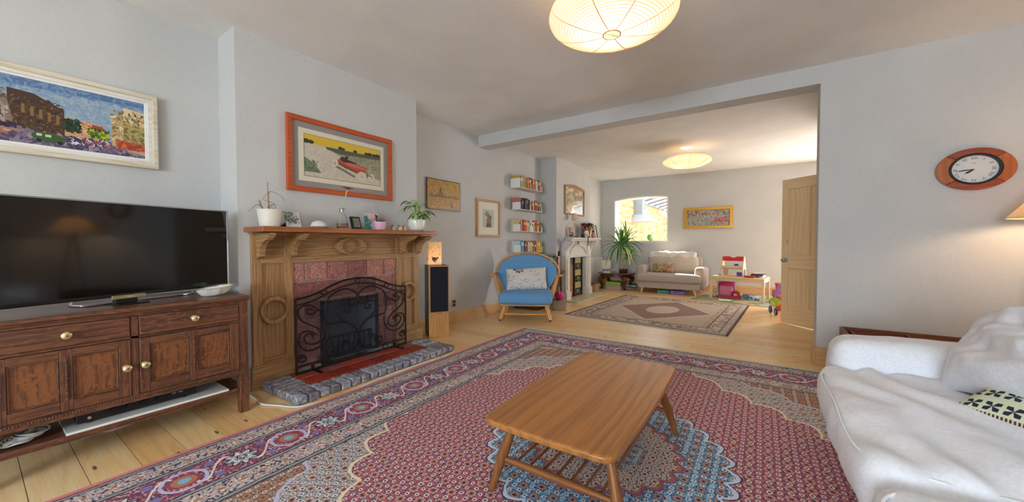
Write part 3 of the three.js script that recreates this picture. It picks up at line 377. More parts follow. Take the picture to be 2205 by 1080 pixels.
{ // wrought iron fire screen
  const s = thing('fire_screen', 'arched black wrought iron fire screen with mesh and scrollwork', 'fire screen', [0, 0.004, 0]), Z = -3.07, I = MAT.iron;
  const top = [[1.467, 0.66], [1.554, 0.671], [1.659, 0.699], [1.76, 0.741], [1.867, 0.774], [1.95, 0.786], [2.015, 0.79], [2.08, 0.786], [2.163, 0.774], [2.27, 0.741], [2.372, 0.699], [2.472, 0.671], [2.562, 0.66]];
  M('frame', [tube(top.map(([x, y]) => [x, y, Z]), 0.009, 60), cyl([1.467, 0.058, Z], [1.467, 0.66, Z], 0.009), cyl([2.562, 0.058, Z], [2.562, 0.66, Z], 0.009), cyl([1.467, 0.066, Z], [2.562, 0.066, Z], 0.009), cyl([1.467, 0.118, Z], [2.562, 0.118, Z], 0.007), tube(top.map(([x, y]) => [x, y - 0.048, Z]), 0.007, 60)], I, s);
  for (const x of [1.6, 2.42]) M('foot', [box(x - 0.012, x + 0.012, 0.058, 0.07, Z - 0.02, Z + 0.13, 0.004), box(x - 0.01, x + 0.01, 0.058, 0.1, Z - 0.015, Z + 0.0)], I, s);
  const mp = new THREE.Shape(); mp.moveTo(1.467, 0.07); for (const [x, y] of top) mp.lineTo(x, y); mp.lineTo(2.562, 0.07); mp.closePath();
  M('mesh_panel', new THREE.ShapeGeometry(mp).translate(0, 0, Z - 0.012), new THREE.MeshPhysicalMaterial({ color: 0x3c3e46, roughness: 0.7, metalness: 0.2, transparent: true, opacity: 0.3, side: THREE.DoubleSide }), s, 'fine dark wire mesh');
  const half = [ // one half of the scrollwork, mirrored about the middle
    [[2.009, 0.304], [1.98, 0.352], [1.929, 0.388], [1.862, 0.411], [1.787, 0.414], [1.72, 0.422]],
    [[1.72, 0.432], [1.704, 0.494], [1.707, 0.573], [1.738, 0.638], [1.802, 0.681], [1.877, 0.703], [1.956, 0.684], [2.004, 0.646], [2.012, 0.607], [2.0, 0.566], [1.965, 0.551], [1.92, 0.568], [1.898, 0.597], [1.909, 0.614], [1.932, 0.608], [1.943, 0.591], [1.926, 0.583]],
    [[1.73, 0.395], [1.734, 0.349], [1.713, 0.294], [1.672, 0.248], [1.613, 0.228], [1.556, 0.232], [1.511, 0.263], [1.489, 0.305], [1.503, 0.377], [1.54, 0.391], [1.596, 0.377], [1.63, 0.345]],
    [[2.009, 0.31], [1.963, 0.366], [1.895, 0.41], [1.841, 0.456], [1.815, 0.511], [1.837, 0.554], [1.886, 0.562], [1.931, 0.545], [1.942, 0.512], [1.919, 0.492], [1.891, 0.499], [1.88, 0.522], [1.903, 0.526]],
    [[2.006, 0.29], [2.002, 0.23], [1.978, 0.182], [1.926, 0.141], [1.858, 0.127], [1.794, 0.132], [1.757, 0.163], [1.768, 0.2], [1.805, 0.202], [1.843, 0.182], [1.838, 0.161], [1.815, 0.163]],
    [[1.843, 0.188], [1.843, 0.224], [1.866, 0.244], [1.899, 0.237], [1.906, 0.214], [1.882, 0.21], [1.869, 0.226]],
    [[1.687, 0.576], [1.667, 0.545], [1.637, 0.554], [1.623, 0.537], [1.589, 0.523], [1.556, 0.538], [1.552, 0.562], [1.58, 0.572], [1.6, 0.558]],
    [[1.628, 0.575], [1.581, 0.6], [1.525, 0.602], [1.488, 0.578], [1.488, 0.53], [1.514, 0.484], [1.578, 0.439], [1.645, 0.397], [1.682, 0.35], [1.678, 0.301], [1.623, 0.274], [1.557, 0.29], [1.53, 0.329], [1.54, 0.36], [1.577, 0.367], [1.605, 0.342], [1.591, 0.322]],
    [[1.484, 0.186], [1.501, 0.204], [1.537, 0.19], [1.541, 0.16], [1.509, 0.148], [1.486, 0.165], [1.496, 0.186], [1.518, 0.18]],
  ];
  for (const c of half) for (const m of [1, -1]) M('scroll', tube(c.map(([x, y]) => [2.015 + m * (x - 2.015), y, Z]), 0.0072, c.length * 5, 6), I, s);
  for (const [x, y] of [[1.7, 0.692], [2.015, 0.765], [2.33, 0.692], [1.72, 0.092], [2.015, 0.092], [2.31, 0.092]]) M('ring', new THREE.TorusGeometry(0.02, 0.005, 6, 16).scale(1.3, 0.9, 1).translate(x, y, Z), I, s);
}
one('power_cable', 'white power cable curling round the front of the brick hearth', 'cable', tube([[1.144, -3.09], [1.137, -2.957], [1.125, -2.854], [1.179, -2.72], [1.246, -2.59], [1.4, -2.536], [1.616, -2.537], [1.936, -2.577], [2.286, -2.576], [2.549, -2.556], [2.754, -2.585], [2.84, -2.68], [2.862, -2.912], [2.926, -3.102], [2.953, -3.206]].map(([x, z]) => [x, 0.007, z]), 0.006, 90), MAT.cable);
one('power_cable', 'white cable lying on the boards under the dark oak sideboard', 'cable', tube([[0.349, -3.181], [0.425, -3.215], [0.468, -3.19], [0.592, -3.22], [0.702, -3.225], [0.821, -3.231], [0.937, -3.285], [1.059, -3.278]].map(([x, z]) => [x, 0.007, z]), 0.006, 60), MAT.cable);

// ---------- sideboard, television and hi-fi ----------
{
  const s = thing('sideboard', 'dark oak sideboard with beaded panel doors and brass knobs under the television', 'sideboard', [0, 0, 0]), D = MAT.oakDark, P = MAT.oakPanel, F = -2.82;
  M('top', [box(-0.045, 1.057, 0.748, 0.772, -3.44, -2.788, 0.008), box(-0.035, 1.047, 0.738, 0.75, -3.43, -2.802, 0.005)], D, s);
  for (const x of [-0.031, 0.993]) for (const z of [-3.42, -2.872]) M('leg', box(x, x + 0.052, 0, 0.738, z, z + 0.052, 0.004), D, s);
  M('carcase', [box(0.021, 0.993, 0.262, 0.29, -3.40, -2.835), box(0.021, 0.993, 0.60, 0.615, -3.40, -2.84), box(0.0, 1.02, 0.262, 0.738, -3.40, -3.385), box(-0.02, -0.005, 0.262, 0.738, -3.4, -2.86), box(1.018, 1.033, 0.262, 0.738, -3.4, -2.86)], D, s);
  M('frame_rail', [box(0.021, 0.993, 0.722, 0.738, -2.87, F), box(0.021, 0.993, 0.601, 0.613, -2.87, F), box(0.021, 0.993, 0.255, 0.292, -2.87, F + 0.002, 0.003), box(0.494, 0.524, 0.292, 0.725, -2.87, F)], D, s);
  const knob = lathe([[0, 0.036], [0.012, 0.035], [0.019, 0.028], [0.02, 0.022], [0.016, 0.015], [0.008, 0.011], [0.008, 0.004], [0.016, 0.002], [0.016, 0], [0, 0]], 20).rotateX(Math.PI / 2);
  const kn = (x, y, par) => { const k = M('knob', knob.clone().translate(x, y, F + 0.01), MAT.brass, par, 'polished brass knob'); M('plate', box(x - 0.003, x + 0.003, y - 0.003, y + 0.003, F + 0.045, F + 0.047), MAT.blackSatin, k); };
  for (const [a, b, k] of [[0.024, 0.491, 0.269], [0.527, 0.99, 0.762]]) { const d = M('drawer', box(a, b, 0.615, 0.72, -2.95, F + 0.008, 0.005), D, s); kn(k, 0.671, d); }
  const bead = (p, q, n, r) => Array.from({ length: n }, (_, i) => new THREE.IcosahedronGeometry(r, 1).translate(mix(p[0], q[0], (i + 0.5) / n), mix(p[1], q[1], (i + 0.5) / n), F + 0.01));
  for (const [a, b, pa, bx, k] of [[0.024, 0.492, [[0.093, 0.247], [0.289, 0.447]], 0.268, 0.473], [0.526, 0.991, [[0.569, 0.741], [0.778, 0.94]], 0.7595, 0.545]]) {
    const y0 = 0.295, y1 = 0.598, d = M('door', [box(a, pa[0][0], y0, y1, -2.845, F + 0.006, 0.003), box(pa[1][1], b, y0, y1, -2.845, F + 0.006, 0.003), box(pa[0][1], pa[1][0], y0, y1, -2.845, F + 0.006, 0.003), box(pa[0][0], pa[0][1], y0, 0.345, -2.845, F + 0.006, 0.003), box(pa[1][0], pa[1][1], y0, 0.345, -2.845, F + 0.006, 0.003), box(pa[0][0], pa[0][1], 0.56, y1, -2.845, F + 0.006, 0.003), box(pa[1][0], pa[1][1], 0.56, y1, -2.845, F + 0.006, 0.003)], D, s);
    for (const [p, q] of pa) { M('panel', box(p, q, 0.345, 0.56, -2.845, F - 0.01), P, d, 'diagonally figured oak panel'); M('moulding', [box(p, p + 0.008, 0.345, 0.56, F - 0.014, F + 0.001, 0.003), box(q - 0.008, q, 0.345, 0.56, F - 0.014, F + 0.001, 0.003), box(p, q, 0.345, 0.353, F - 0.014, F + 0.001, 0.003), box(p, q, 0.552, 0.56, F - 0.014, F + 0.001, 0.003)], D, d); }
    M('bead_strip', bead([bx, 0.35], [bx, 0.56], 20, 0.0055), D, d); kn(k, 0.452, d);
  }
  M('bead_rail', bead([0.03, 0.283], [0.985, 0.283], 92, 0.0052), D, s);
  M('shelf', box(0.0, 1.014, 0.146, 0.164, -3.38, -2.868), D, s); M('shelf_rail', box(0.021, 0.993, 0.132, 0.166, -2.868, -2.836, 0.004), D, s); for (const x of [-0.02, 1.0]) M('stretcher', box(x, x + 0.034, 0.13, 0.168, -3.37, -2.872, 0.004), D, s);
  tag(M('shelf_board', box(0.262, 0.935, 0.167, 0.18, -3.10, -2.828, 0.002), MAT.gloss), 'glossy white board lying on the sideboard\'s lower shelf', 'board');
  const a = thing('amplifier', 'slim black amplifier with round knobs on the white board under the sideboard', 'amplifier', [0.302, 0.1805, -2.895]);
  M('case', box(0, 0.485, 0.008, 0.068, -0.2, 0, 0.004), mat(0x16120f, 0.4), a); for (const x of [0.05, 0.43]) M('foot', cyl([x, 0, -0.02], [x, 0.009, -0.02], 0.012), MAT.black, a);
  for (const x of [0.135, 0.195, 0.255, 0.315]) M('knob', [cyl([x, 0.038, 0], [x, 0.038, 0.018], 0.018, 0.016, 18)], MAT.black, a); M('jack', [cyl([0.045, 0.03, 0], [0.045, 0.03, 0.006], 0.007)], MAT.brass, a); M('button', [cb(0.02, 0.006, 0.006, 0.38, 0.045, 0.003), cb(0.02, 0.006, 0.006, 0.41, 0.045, 0.003)], MAT.steel, a);
  const c = thing('cable_bundle', 'tangled grey and white cables on the left of the sideboard\'s lower shelf', 'cables', [0, 0.171, 0]);
  const r = rng(70); for (let k = 0; k < 6; k++) { const ps = []; for (let i = 0; i < 9; i++) { const t = i * 0.8 + k; ps.push([0.12 + 0.05 * Math.cos(t) + 0.01 * k, 0.004 + 0.006 * k + 0.008 * r(), -2.93 + 0.05 * Math.sin(t) + 0.01 * r()]); } M('cable', tube(ps, 0.0045, 40, 6), k % 3 ? mat(0xb8b4ac, 0.5) : MAT.cable, c); }
  for (let k = 0; k < 3; k++) M('cable', tube([[0.08, 0.008 + 0.006 * k, -2.88], [0.13, 0.03, -2.90 - 0.01 * k], [0.18, 0.02 + 0.01 * k, -2.98], [0.2 + 0.02 * k, 0.06, -3.1]], 0.005, 30, 6), MAT.cable, c);
}
{
  const th = 16 * Math.PI / 180, t = thing('television', 'large black flat television angled on the dark sideboard', 'television', [1.052, 0.773, -3.15], th), L = (x, z) => [(x - 1.052) * Math.cos(th) - (z + 3.15) * Math.sin(th), (x - 1.052) * Math.sin(th) + (z + 3.15) * Math.cos(th)];
  M('casing', [box(-1.13, 0, 0.042, 0.57, -0.035, -0.001, 0.006), box(-0.9, -0.23, 0.08, 0.4, -0.06, -0.03, 0.012)], mat(0x0c0c0d, 0.35), t);
  M('screen', box(-1.122, -0.008, 0.062, 0.562, -0.001, 0.0015), mat(0x040404, 0.09, { specularIntensity: 1, clearcoat: 0.6, clearcoatRoughness: 0.05 }), t, 'glossy dark switched-off screen');
  M('bezel', [box(-1.13, 0, 0.564, 0.572, -0.03, 0.003, 0.001), box(-0.008, 0.001, 0.042, 0.572, -0.03, 0.003, 0.001)], mat(0xa9adb2, 0.3, { metalness: 0.7 }), t);
  const b = M('badge', box(-0.625, -0.48, 0.032, 0.052, -0.006, 0.014, 0.002), mat(0xa09468, 0.4, { metalness: 0.4 }), t, 'brushed metal name bar');
  M('lettering', new THREE.PlaneGeometry(0.07, 0.014).translate(-0.553, 0.042, 0.0148), new THREE.MeshPhysicalMaterial({ roughness: 0.5, map: canvasTex(140, 28, (g) => { g.fillStyle = '#a09468'; g.fillRect(0, 0, 140, 28); g.fillStyle = '#d8d0b0'; g.font = 'bold 20px serif'; g.textAlign = 'center'; g.fillText('SONY', 70, 21); }) }), b);
  const p = [[0.335, -3.25], [0.32, -3.09], [0.35, -3.03], [0.42, -3.035], [0.56, -3.085], [0.70, -3.128], [0.80, -3.153], [0.86, -3.19], [0.88, -3.27]].map(([x, z]) => { const [a, c] = L(x, z); return [a, 0.006, c]; });
  M('stand', tube(p, 0.0065, 60, 8), MAT.chrome, t, 'curved chrome stand bar'); M('stand_neck', [box(-0.6, -0.5, 0.0, 0.1, -0.05, -0.02, 0.004), box(-0.62, -0.48, 0.0, 0.006, -0.12, 0.05, 0.002)], MAT.black, t);
}
{ // shell shaped dish
  const d = thing('shell_dish', 'cream shell shaped dish on the right end of the sideboard', 'dish', [0.925, 0.773, -2.99]);
  const g = lathe([[0, 0.008], [0.03, 0.008], [0.07, 0.022], [0.095, 0.05], [0.1, 0.052], [0.074, 0.014], [0.045, 0], [0, 0]], 40), p = g.attributes.position; for (let i = 0; i < p.count; i++) { const a = Math.atan2(p.getZ(i), p.getX(i)), rr = Math.hypot(p.getX(i), p.getZ(i)), k = 1 + 0.05 * Math.sin(a * 9) * rr / 0.1; p.setXYZ(i, p.getX(i) * k * 1.05, p.getY(i) + 0.012 * (rr / 0.1) * Math.cos(a), p.getZ(i) * k * 0.72); } g.computeVertexNormals();
  M('bowl', g, mat(0xf0ebe0, 0.25, { clearcoat: 0.5, side: THREE.DoubleSide }), d); M('gilding', tube(Array.from({ length: 20 }, (_, i) => { const a = i / 20 * 6.283, k = 1 + 0.05 * Math.sin(a * 9); return [0.1 * k * 1.05 * Math.cos(a), 0.053 + 0.012 * Math.cos(a), 0.1 * k * 0.72 * Math.sin(a)]; }), 0.0018, 80, 5, true), MAT.brass, d, 'thin gilt rim');
}

// ---------- on the mantel shelf ----------
const MS = 1.2355;
const leafGeo = (len, wid, droop, curl = 0.3, seg = 8) => { // blade from the origin along +x
  const pos = [], idx = [], uv = []; for (let i = 0; i <= seg; i++) { const t = i / seg, w = wid * Math.sin(Math.PI * Math.min(1, 0.08 + t * 0.92)) ** 0.8 * (t > 0.99 ? 0.05 : 1), x = len * (t - 0.12 * droop * t * t), y = len * (0.35 * t - droop * t * t); for (const s of [-1, 0, 1]) { pos.push(x, y + Math.abs(s) * w * curl, s * w / 2); uv.push(t, s / 2 + 0.5); } }
  for (let i = 0; i < seg; i++) for (let j = 0; j < 2; j++) { const a = i * 3 + j; idx.push(a, a + 1, a + 4, a, a + 4, a + 3); }
  const g = new THREE.BufferGeometry(); g.setAttribute('position', new THREE.Float32BufferAttribute(pos, 3)); g.setAttribute('uv', new THREE.Float32BufferAttribute(uv, 2)); g.setIndex(idx); g.computeVertexNormals(); return g;
};
{
  const o = thing('dried_orchid', 'white pot with a bare dried orchid on the left of the mantel shelf', 'plant pot', [1.275, MS, -3.03]);
  M('pot', lathe([[0, 0], [0.062, 0], [0.066, 0.006], [0.082, 0.118], [0.086, 0.122], [0.086, 0.128], [0.078, 0.128], [0.074, 0.118], [0, 0.11]], 40), MAT.cream, o); M('soil', cyl([0, 0.108, 0], [0, 0.114, 0], 0.074), MAT.soil, o);
  const tw = (pts, r = 0.003) => M('stem', taperTube(pts, (t) => mix(r, r * 0.55, t), 20, 6), MAT.twig, o);
  M('stake', cyl([-0.005, 0.11, 0], [-0.012, 0.33, 0], 0.0042, 0.0035), mat(0xb8946c, 0.8), o);
  tw([[0, 0.11, 0.01], [-0.01, 0.2, 0.01], [0.0, 0.262, 0.01], [0.05, 0.245, 0.02], [0.09, 0.215, 0.02], [0.085, 0.2, 0.02]], 0.0035); tw([[0.02, 0.11, 0], [-0.02, 0.15, 0.02], [0.03, 0.17, 0.02], [-0.05, 0.2, 0.02], [-0.03, 0.235, 0.02], [-0.005, 0.262, 0.01]]); tw([[-0.04, 0.11, 0.02], [-0.065, 0.15, 0.02], [-0.09, 0.155, 0.02], [-0.12, 0.13, 0.02], [-0.145, 0.105, 0.02]], 0.0035); tw([[-0.04, 0.11, 0.02], [-0.06, 0.15, 0.01], [-0.07, 0.19, 0.01]], 0.008); tw([[0.03, 0.11, 0.02], [0.0, 0.155, 0.03], [0.03, 0.16, 0.03], [0.02, 0.13, 0.03], [0.07, 0.115, 0.03]]);
  M('leaf', leafGeo(0.09, 0.03, 0.7).rotateY(-0.3).translate(0.06, 0.105, 0.03), mat(0xb8a868, 0.6, { side: THREE.DoubleSide }), o, 'withered yellow leaf');
}
function card(name, label, pos, w, h, lean, turn, tex) { const c = thing(name, label, 'card', pos, turn); const g = box(-w / 2, w / 2, 0, h, -0.0015, 0.0015).rotateX(-lean); M('sheet', g, new THREE.MeshPhysicalMaterial({ map: tex, roughness: 0.5 }), c); M('strut', box(-0.004, 0.004, 0, h * 0.7, -0.0015, 0.0015).rotateX(lean * 1.2).translate(0, 0, -h * Math.sin(lean) * 1.6), MAT.paper, c); return c; }
card('photo_card', 'grey and white leaf printed card leaning on the mantel shelf beside the orchid', [1.455, MS, -3.04], 0.125, 0.13, 0.32, 0.15, canvasTex(200, 200, (g, W, H) => { const r = rng(33); g.fillStyle = '#e4e2e2'; g.fillRect(0, 0, W, H); dabs(g, r, 60, 0, 110, 0, 120, ['#6c7c74', '#8a9890', '#56685e', '#a4b0a8'], 10, 26); dabs(g, r, 50, 40, 180, 30, 150, ['#747e7c', '#98a09c', '#c4c8c4', '#5c6664'], 6, 20); g.fillStyle = '#efeeee'; g.fillRect(70, 150, 130, 50); }));
one('wooden_wedge', 'small dark wooden block behind the leaf printed card', 'block', extr(shape([[0, 0], [0.06, 0], [0.045, 0.045], [0.01, 0.02]]), 0.03, 0.002).translate(1.375, MS, -3.115), MAT.mahog);
{ const d = thing('china_dome', 'small white china dome dish on the mantel shelf', 'dish', [1.64, MS, -3.03]); M('saucer', lathe([[0, 0], [0.05, 0], [0.082, 0.012], [0.083, 0.016], [0.05, 0.006], [0, 0.005]], 36), MAT.cream, d); M('dome', lathe([[0.062, 0.007], [0.06, 0.025], [0.05, 0.045], [0.032, 0.058], [0.012, 0.064], [0, 0.065]], 36), MAT.cream, d); }
{
  const v = thing('bud_vase', 'clear glass bud vase with metal collar holding one red gerbera', 'vase', [1.83, MS, -3.0]);
  M('glass', lathe([[0, 0.004], [0.046, 0.004], [0.05, 0.01], [0.042, 0.06], [0.026, 0.12], [0.018, 0.15], [0.0165, 0.15], [0.024, 0.12], [0.04, 0.06], [0.046, 0.012], [0.0, 0.008]], 28), new THREE.MeshPhysicalMaterial({ color: 0xffffff, transmission: 1, thickness: 0.002, roughness: 0.02, ior: 1.45 }), v); M('base', lathe([[0, 0], [0.048, 0], [0.049, 0.004], [0, 0.004]], 24), MAT.glass, v); M('collar', lathe([[0.017, 0.145], [0.021, 0.147], [0.021, 0.175], [0.012, 0.178], [0.012, 0.172], [0.017, 0.17], [0.017, 0.145]], 22), MAT.steel, v, 'metal collar');
  M('stem', taperTube([[-0.03, 0.015, 0], [-0.005, 0.12, 0], [0.0, 0.18, 0], [0.02, 0.25, 0.01], [0.035, 0.31, 0.01], [0.045, 0.342, 0.012]], () => 0.0045, 24, 7), MAT.leafPale, v);
  const fl = M('flower_centre', sph(0.014, 0.048, 0.35, 0.013, 1, 0.5, 1), mat(0x5a1020, 0.8), v); for (let k = 0; k < 18; k++) M('petal', leafGeo(0.056, 0.015, 0.25, 0.1, 4).rotateY(k * 0.349).rotateZ(-0.12).translate(0.048, 0.348, 0.013), mat(0xe01c44, 0.5, { side: THREE.DoubleSide }), fl);
}
{ const m = thing('smart_meter', 'small black display unit with a grey screen on the mantel shelf', 'display', [1.985, MS, -3.02], 0.1); M('case', box(-0.052, 0.052, 0, 0.12, -0.012, 0.006, 0.006).rotateX(-0.28), MAT.blackSatin, m); M('screen', new THREE.PlaneGeometry(0.068, 0.085).translate(0.002, 0.062, 0.0065).rotateX(-0.28), new THREE.MeshPhysicalMaterial({ roughness: 0.3, map: canvasTex(68, 90, (g) => { g.fillStyle = '#8a927c'; g.fillRect(0, 0, 68, 90); g.fillStyle = '#6c745e'; g.fillRect(8, 14, 50, 4); g.fillRect(8, 34, 40, 10); g.fillRect(8, 60, 50, 4); g.fillRect(8, 72, 30, 4); }) }), m, 'unlit grey display'); M('stand', box(-0.03, 0.03, 0, 0.006, -0.06, 0.0, 0.002), MAT.black, m); }
card('greeting_card', 'pink and teal greeting card leaning behind the pink pot', [2.19, MS, -3.075], 0.165, 0.165, 0.2, 0.05, canvasTex(200, 200, (g, W, H) => { const r = rng(34); g.fillStyle = '#e8b4b8'; g.fillRect(0, 0, W, H); poly(g, '#2f8c84', [[0, 40], [40, 30], [70, 120], [90, 200], [0, 200]]); dabs(g, r, 40, 0, 80, 60, 200, ['#3a9c90', '#1f6c68', '#9cc8c0'], 5, 16); poly(g, '#d8d4cc', [[40, 0], [80, 0], [110, 90], [70, 100]]); poly(g, '#3c4448', [[150, 10], [190, 20], [200, 200], [170, 200]]); dabs(g, r, 40, 60, 160, 60, 140, ['#7a3c48', '#9a6c5c', '#c89ca0', '#5c7860'], 4, 12); }));
{
  const p = thing('pink_plant_pot', 'pale pink pot with a grey-green succulent on the mantel shelf', 'plant pot', [2.20, MS, -2.985]);
  M('pot', lathe([[0, 0], [0.043, 0], [0.047, 0.006], [0.058, 0.066], [0.06, 0.076], [0.054, 0.076], [0.05, 0.066], [0, 0.06]], 32), mat(0xe9b8cc, 0.4), p); M('soil', cyl([0, 0.056, 0], [0, 0.064, 0], 0.05), MAT.soil, p);
  const r = rng(35); for (let k = 0; k < 14; k++) M('leaf', leafGeo(0.05 + 0.025 * r(), 0.016, 0.05 + 0.3 * r(), 0.3, 5).rotateZ(0.3 + 0.5 * r()).rotateY(k * 0.9).translate(0, 0.064, 0), [mat(0x7f9478, 0.6, { side: THREE.DoubleSide }), mat(0x9aa890, 0.6, { side: THREE.DoubleSide }), mat(0x8a6a60, 0.6, { side: THREE.DoubleSide })][k % 3], p);
}
{ const pg = lathe([[0, 0], [0.024, 0], [0.027, 0.006], [0.027, 0.03], [0.02, 0.044], [0, 0.048]], 20); [[2.395, -3.04, 'turned pale wood round with a dark stalk on the mantel shelf'], [2.468, -3.03, 'turned pale wood round in the middle of three on the mantel shelf'], [2.533, -3.04, 'turned pale wood round against the white pot on the mantel shelf']].forEach(([x, z, l], i) => { const w = thing('wooden_round', l, 'ornament', [x, MS, z], 0, 'wooden rounds on the mantel shelf'); M('body', pg.clone(), MAT.birch, w); M('stalk', tube([[0, 0.045, 0], [-0.012, 0.054, 0], [-0.026, 0.05, 0.01], [-0.03, 0.03, 0.012]], 0.0025, 12, 5), MAT.iron, w); }); }
{
  const p = thing('leafy_houseplant', 'round white pot of trailing green leaves at the right end of the mantel shelf', 'houseplant', [2.665, MS, -3.0]);
  M('pot', lathe([[0, 0], [0.06, 0], [0.078, 0.02], [0.09, 0.06], [0.092, 0.112], [0.089, 0.12], [0.082, 0.118], [0.084, 0.06], [0, 0.05]], 40), mat(0xf0ece0, 0.3, { clearcoat: 0.4 }), p); M('soil', cyl([0, 0.09, 0], [0, 0.1, 0], 0.083), MAT.soil, p);
  const r = rng(36), lm = [MAT.leaf, MAT.leafDark, MAT.leafPale];
  for (let k = 0; k < 16; k++) { const a = k * 2.4 + r(), R = 0.03 + 0.055 * r(), h = 0.16 + 0.16 * r(); const e = [R * Math.cos(a), h, R * Math.sin(a)], st = M('stem', taperTube([[0.02 * Math.cos(a), 0.09, 0.02 * Math.sin(a)], [e[0] * 0.5, h * 0.75, e[2] * 0.5], e], () => 0.0025, 10, 5), MAT.leaf, p); for (let j = 0; j < 2; j++) M('leaf', leafGeo(0.085 + 0.07 * r(), 0.028 + 0.012 * r(), 0.45 + 0.5 * r(), 0.2, 7).rotateY(-a + (j - 0.5) * 1.5).translate(e[0], e[1] - 0.02 * j, e[2]), lm[Math.floor(r() * 3)], st); }
}

// ---------- loudspeaker with lantern ----------
{
  const an = Math.atan2(-0.54, 0.842), s = thing('floor_speaker', 'tall oak and black floorstanding loudspeaker beside the mantelpiece', 'loudspeaker', [3.102, 0, -3.128], an); // front face at local z = 0
  M('cabinet', box(-0.117, 0.117, 0.005, 0.845, -0.26, -0.012, 0.003), mat(0x120c0a, 0.35), s, 'black side panels'); M('front_panel', box(-0.118, 0.118, 0.0, 0.846, -0.012, 0, 0.003), MAT.oakVeneer, s, 'oak veneer front'); M('top_panel', box(-0.117, 0.117, 0.8455, 0.8475, -0.258, -0.005), MAT.teak, s);
  M('grille', box(-0.1, 0.106, 0.305, 0.832, 0.001, 0.016, 0.006), cloth([24, 26, 38], 66, { amp: 0.2, su: 0.05 }), s, 'dark navy cloth grille'); M('badge', box(-0.03, 0.03, 0.285, 0.289, 0, 0.002), MAT.blackSatin, s);
  const l = thing('paper_lantern', 'glowing rectangular paper lantern with pressed leaves on the loudspeaker', 'lamp', [3.135, 0.8485, -3.235], an);
  const t = canvasTex(160, 256, (g, W, H) => { const r = rng(67); g.fillStyle = '#f8ead0'; g.fillRect(0, 0, W, H); dabs(g, r, 70, 0, W, 0, H, ['#fbf0d8', '#f4dcb0', '#f9ecd0'], 8, 26); dabs(g, r, 34, 10, W - 10, 40, 240, ['#9a6a2c', '#b88440', '#c89850'], 3, 9); dabs(g, r, 22, 40, 120, 170, 225, ['#4a3828', '#3a3030', '#6a5238'], 5, 16); });
  M('shade', [box(-0.078, 0.078, 0.012, 0.275, 0.046, 0.048), box(-0.078, 0.078, 0.012, 0.275, -0.048, -0.046), box(-0.078, -0.076, 0.012, 0.275, -0.046, 0.046), box(0.076, 0.078, 0.012, 0.275, -0.046, 0.046)], new THREE.MeshPhysicalMaterial({ map: t, roughness: 1, transmission: 0.6, thickness: 0 }), l, 'translucent paper shade');
  M('base', box(-0.08, 0.08, 0, 0.012, -0.05, 0.05, 0.003), MAT.birch, l); M('bulb', sph(0.022, 0, 0.1, 0), new THREE.MeshPhysicalMaterial({ color: 0xfff0d0, emissive: 0xffb860, emissiveIntensity: 6 }), l); const p = new THREE.PointLight(0xffeed8, 0.2); p.position.set(0, 0.1, 0); p.castShadow = true; l.add(p);
  const k = thing('wall_socket', 'brass double wall socket low on the wall behind the loudspeaker', 'socket', [3.755, 0.28, Zr]); M('plate', box(-0.035, 0.035, -0.05, 0.05, 0, 0.008, 0.003), mat(0xb09468, 0.3, { metalness: 0.7 }), k); for (const y of [-0.022, 0.022]) M('outlet', box(-0.02, 0.02, y - 0.015, y + 0.015, 0.008, 0.011, 0.001), MAT.blackSatin, k);
}

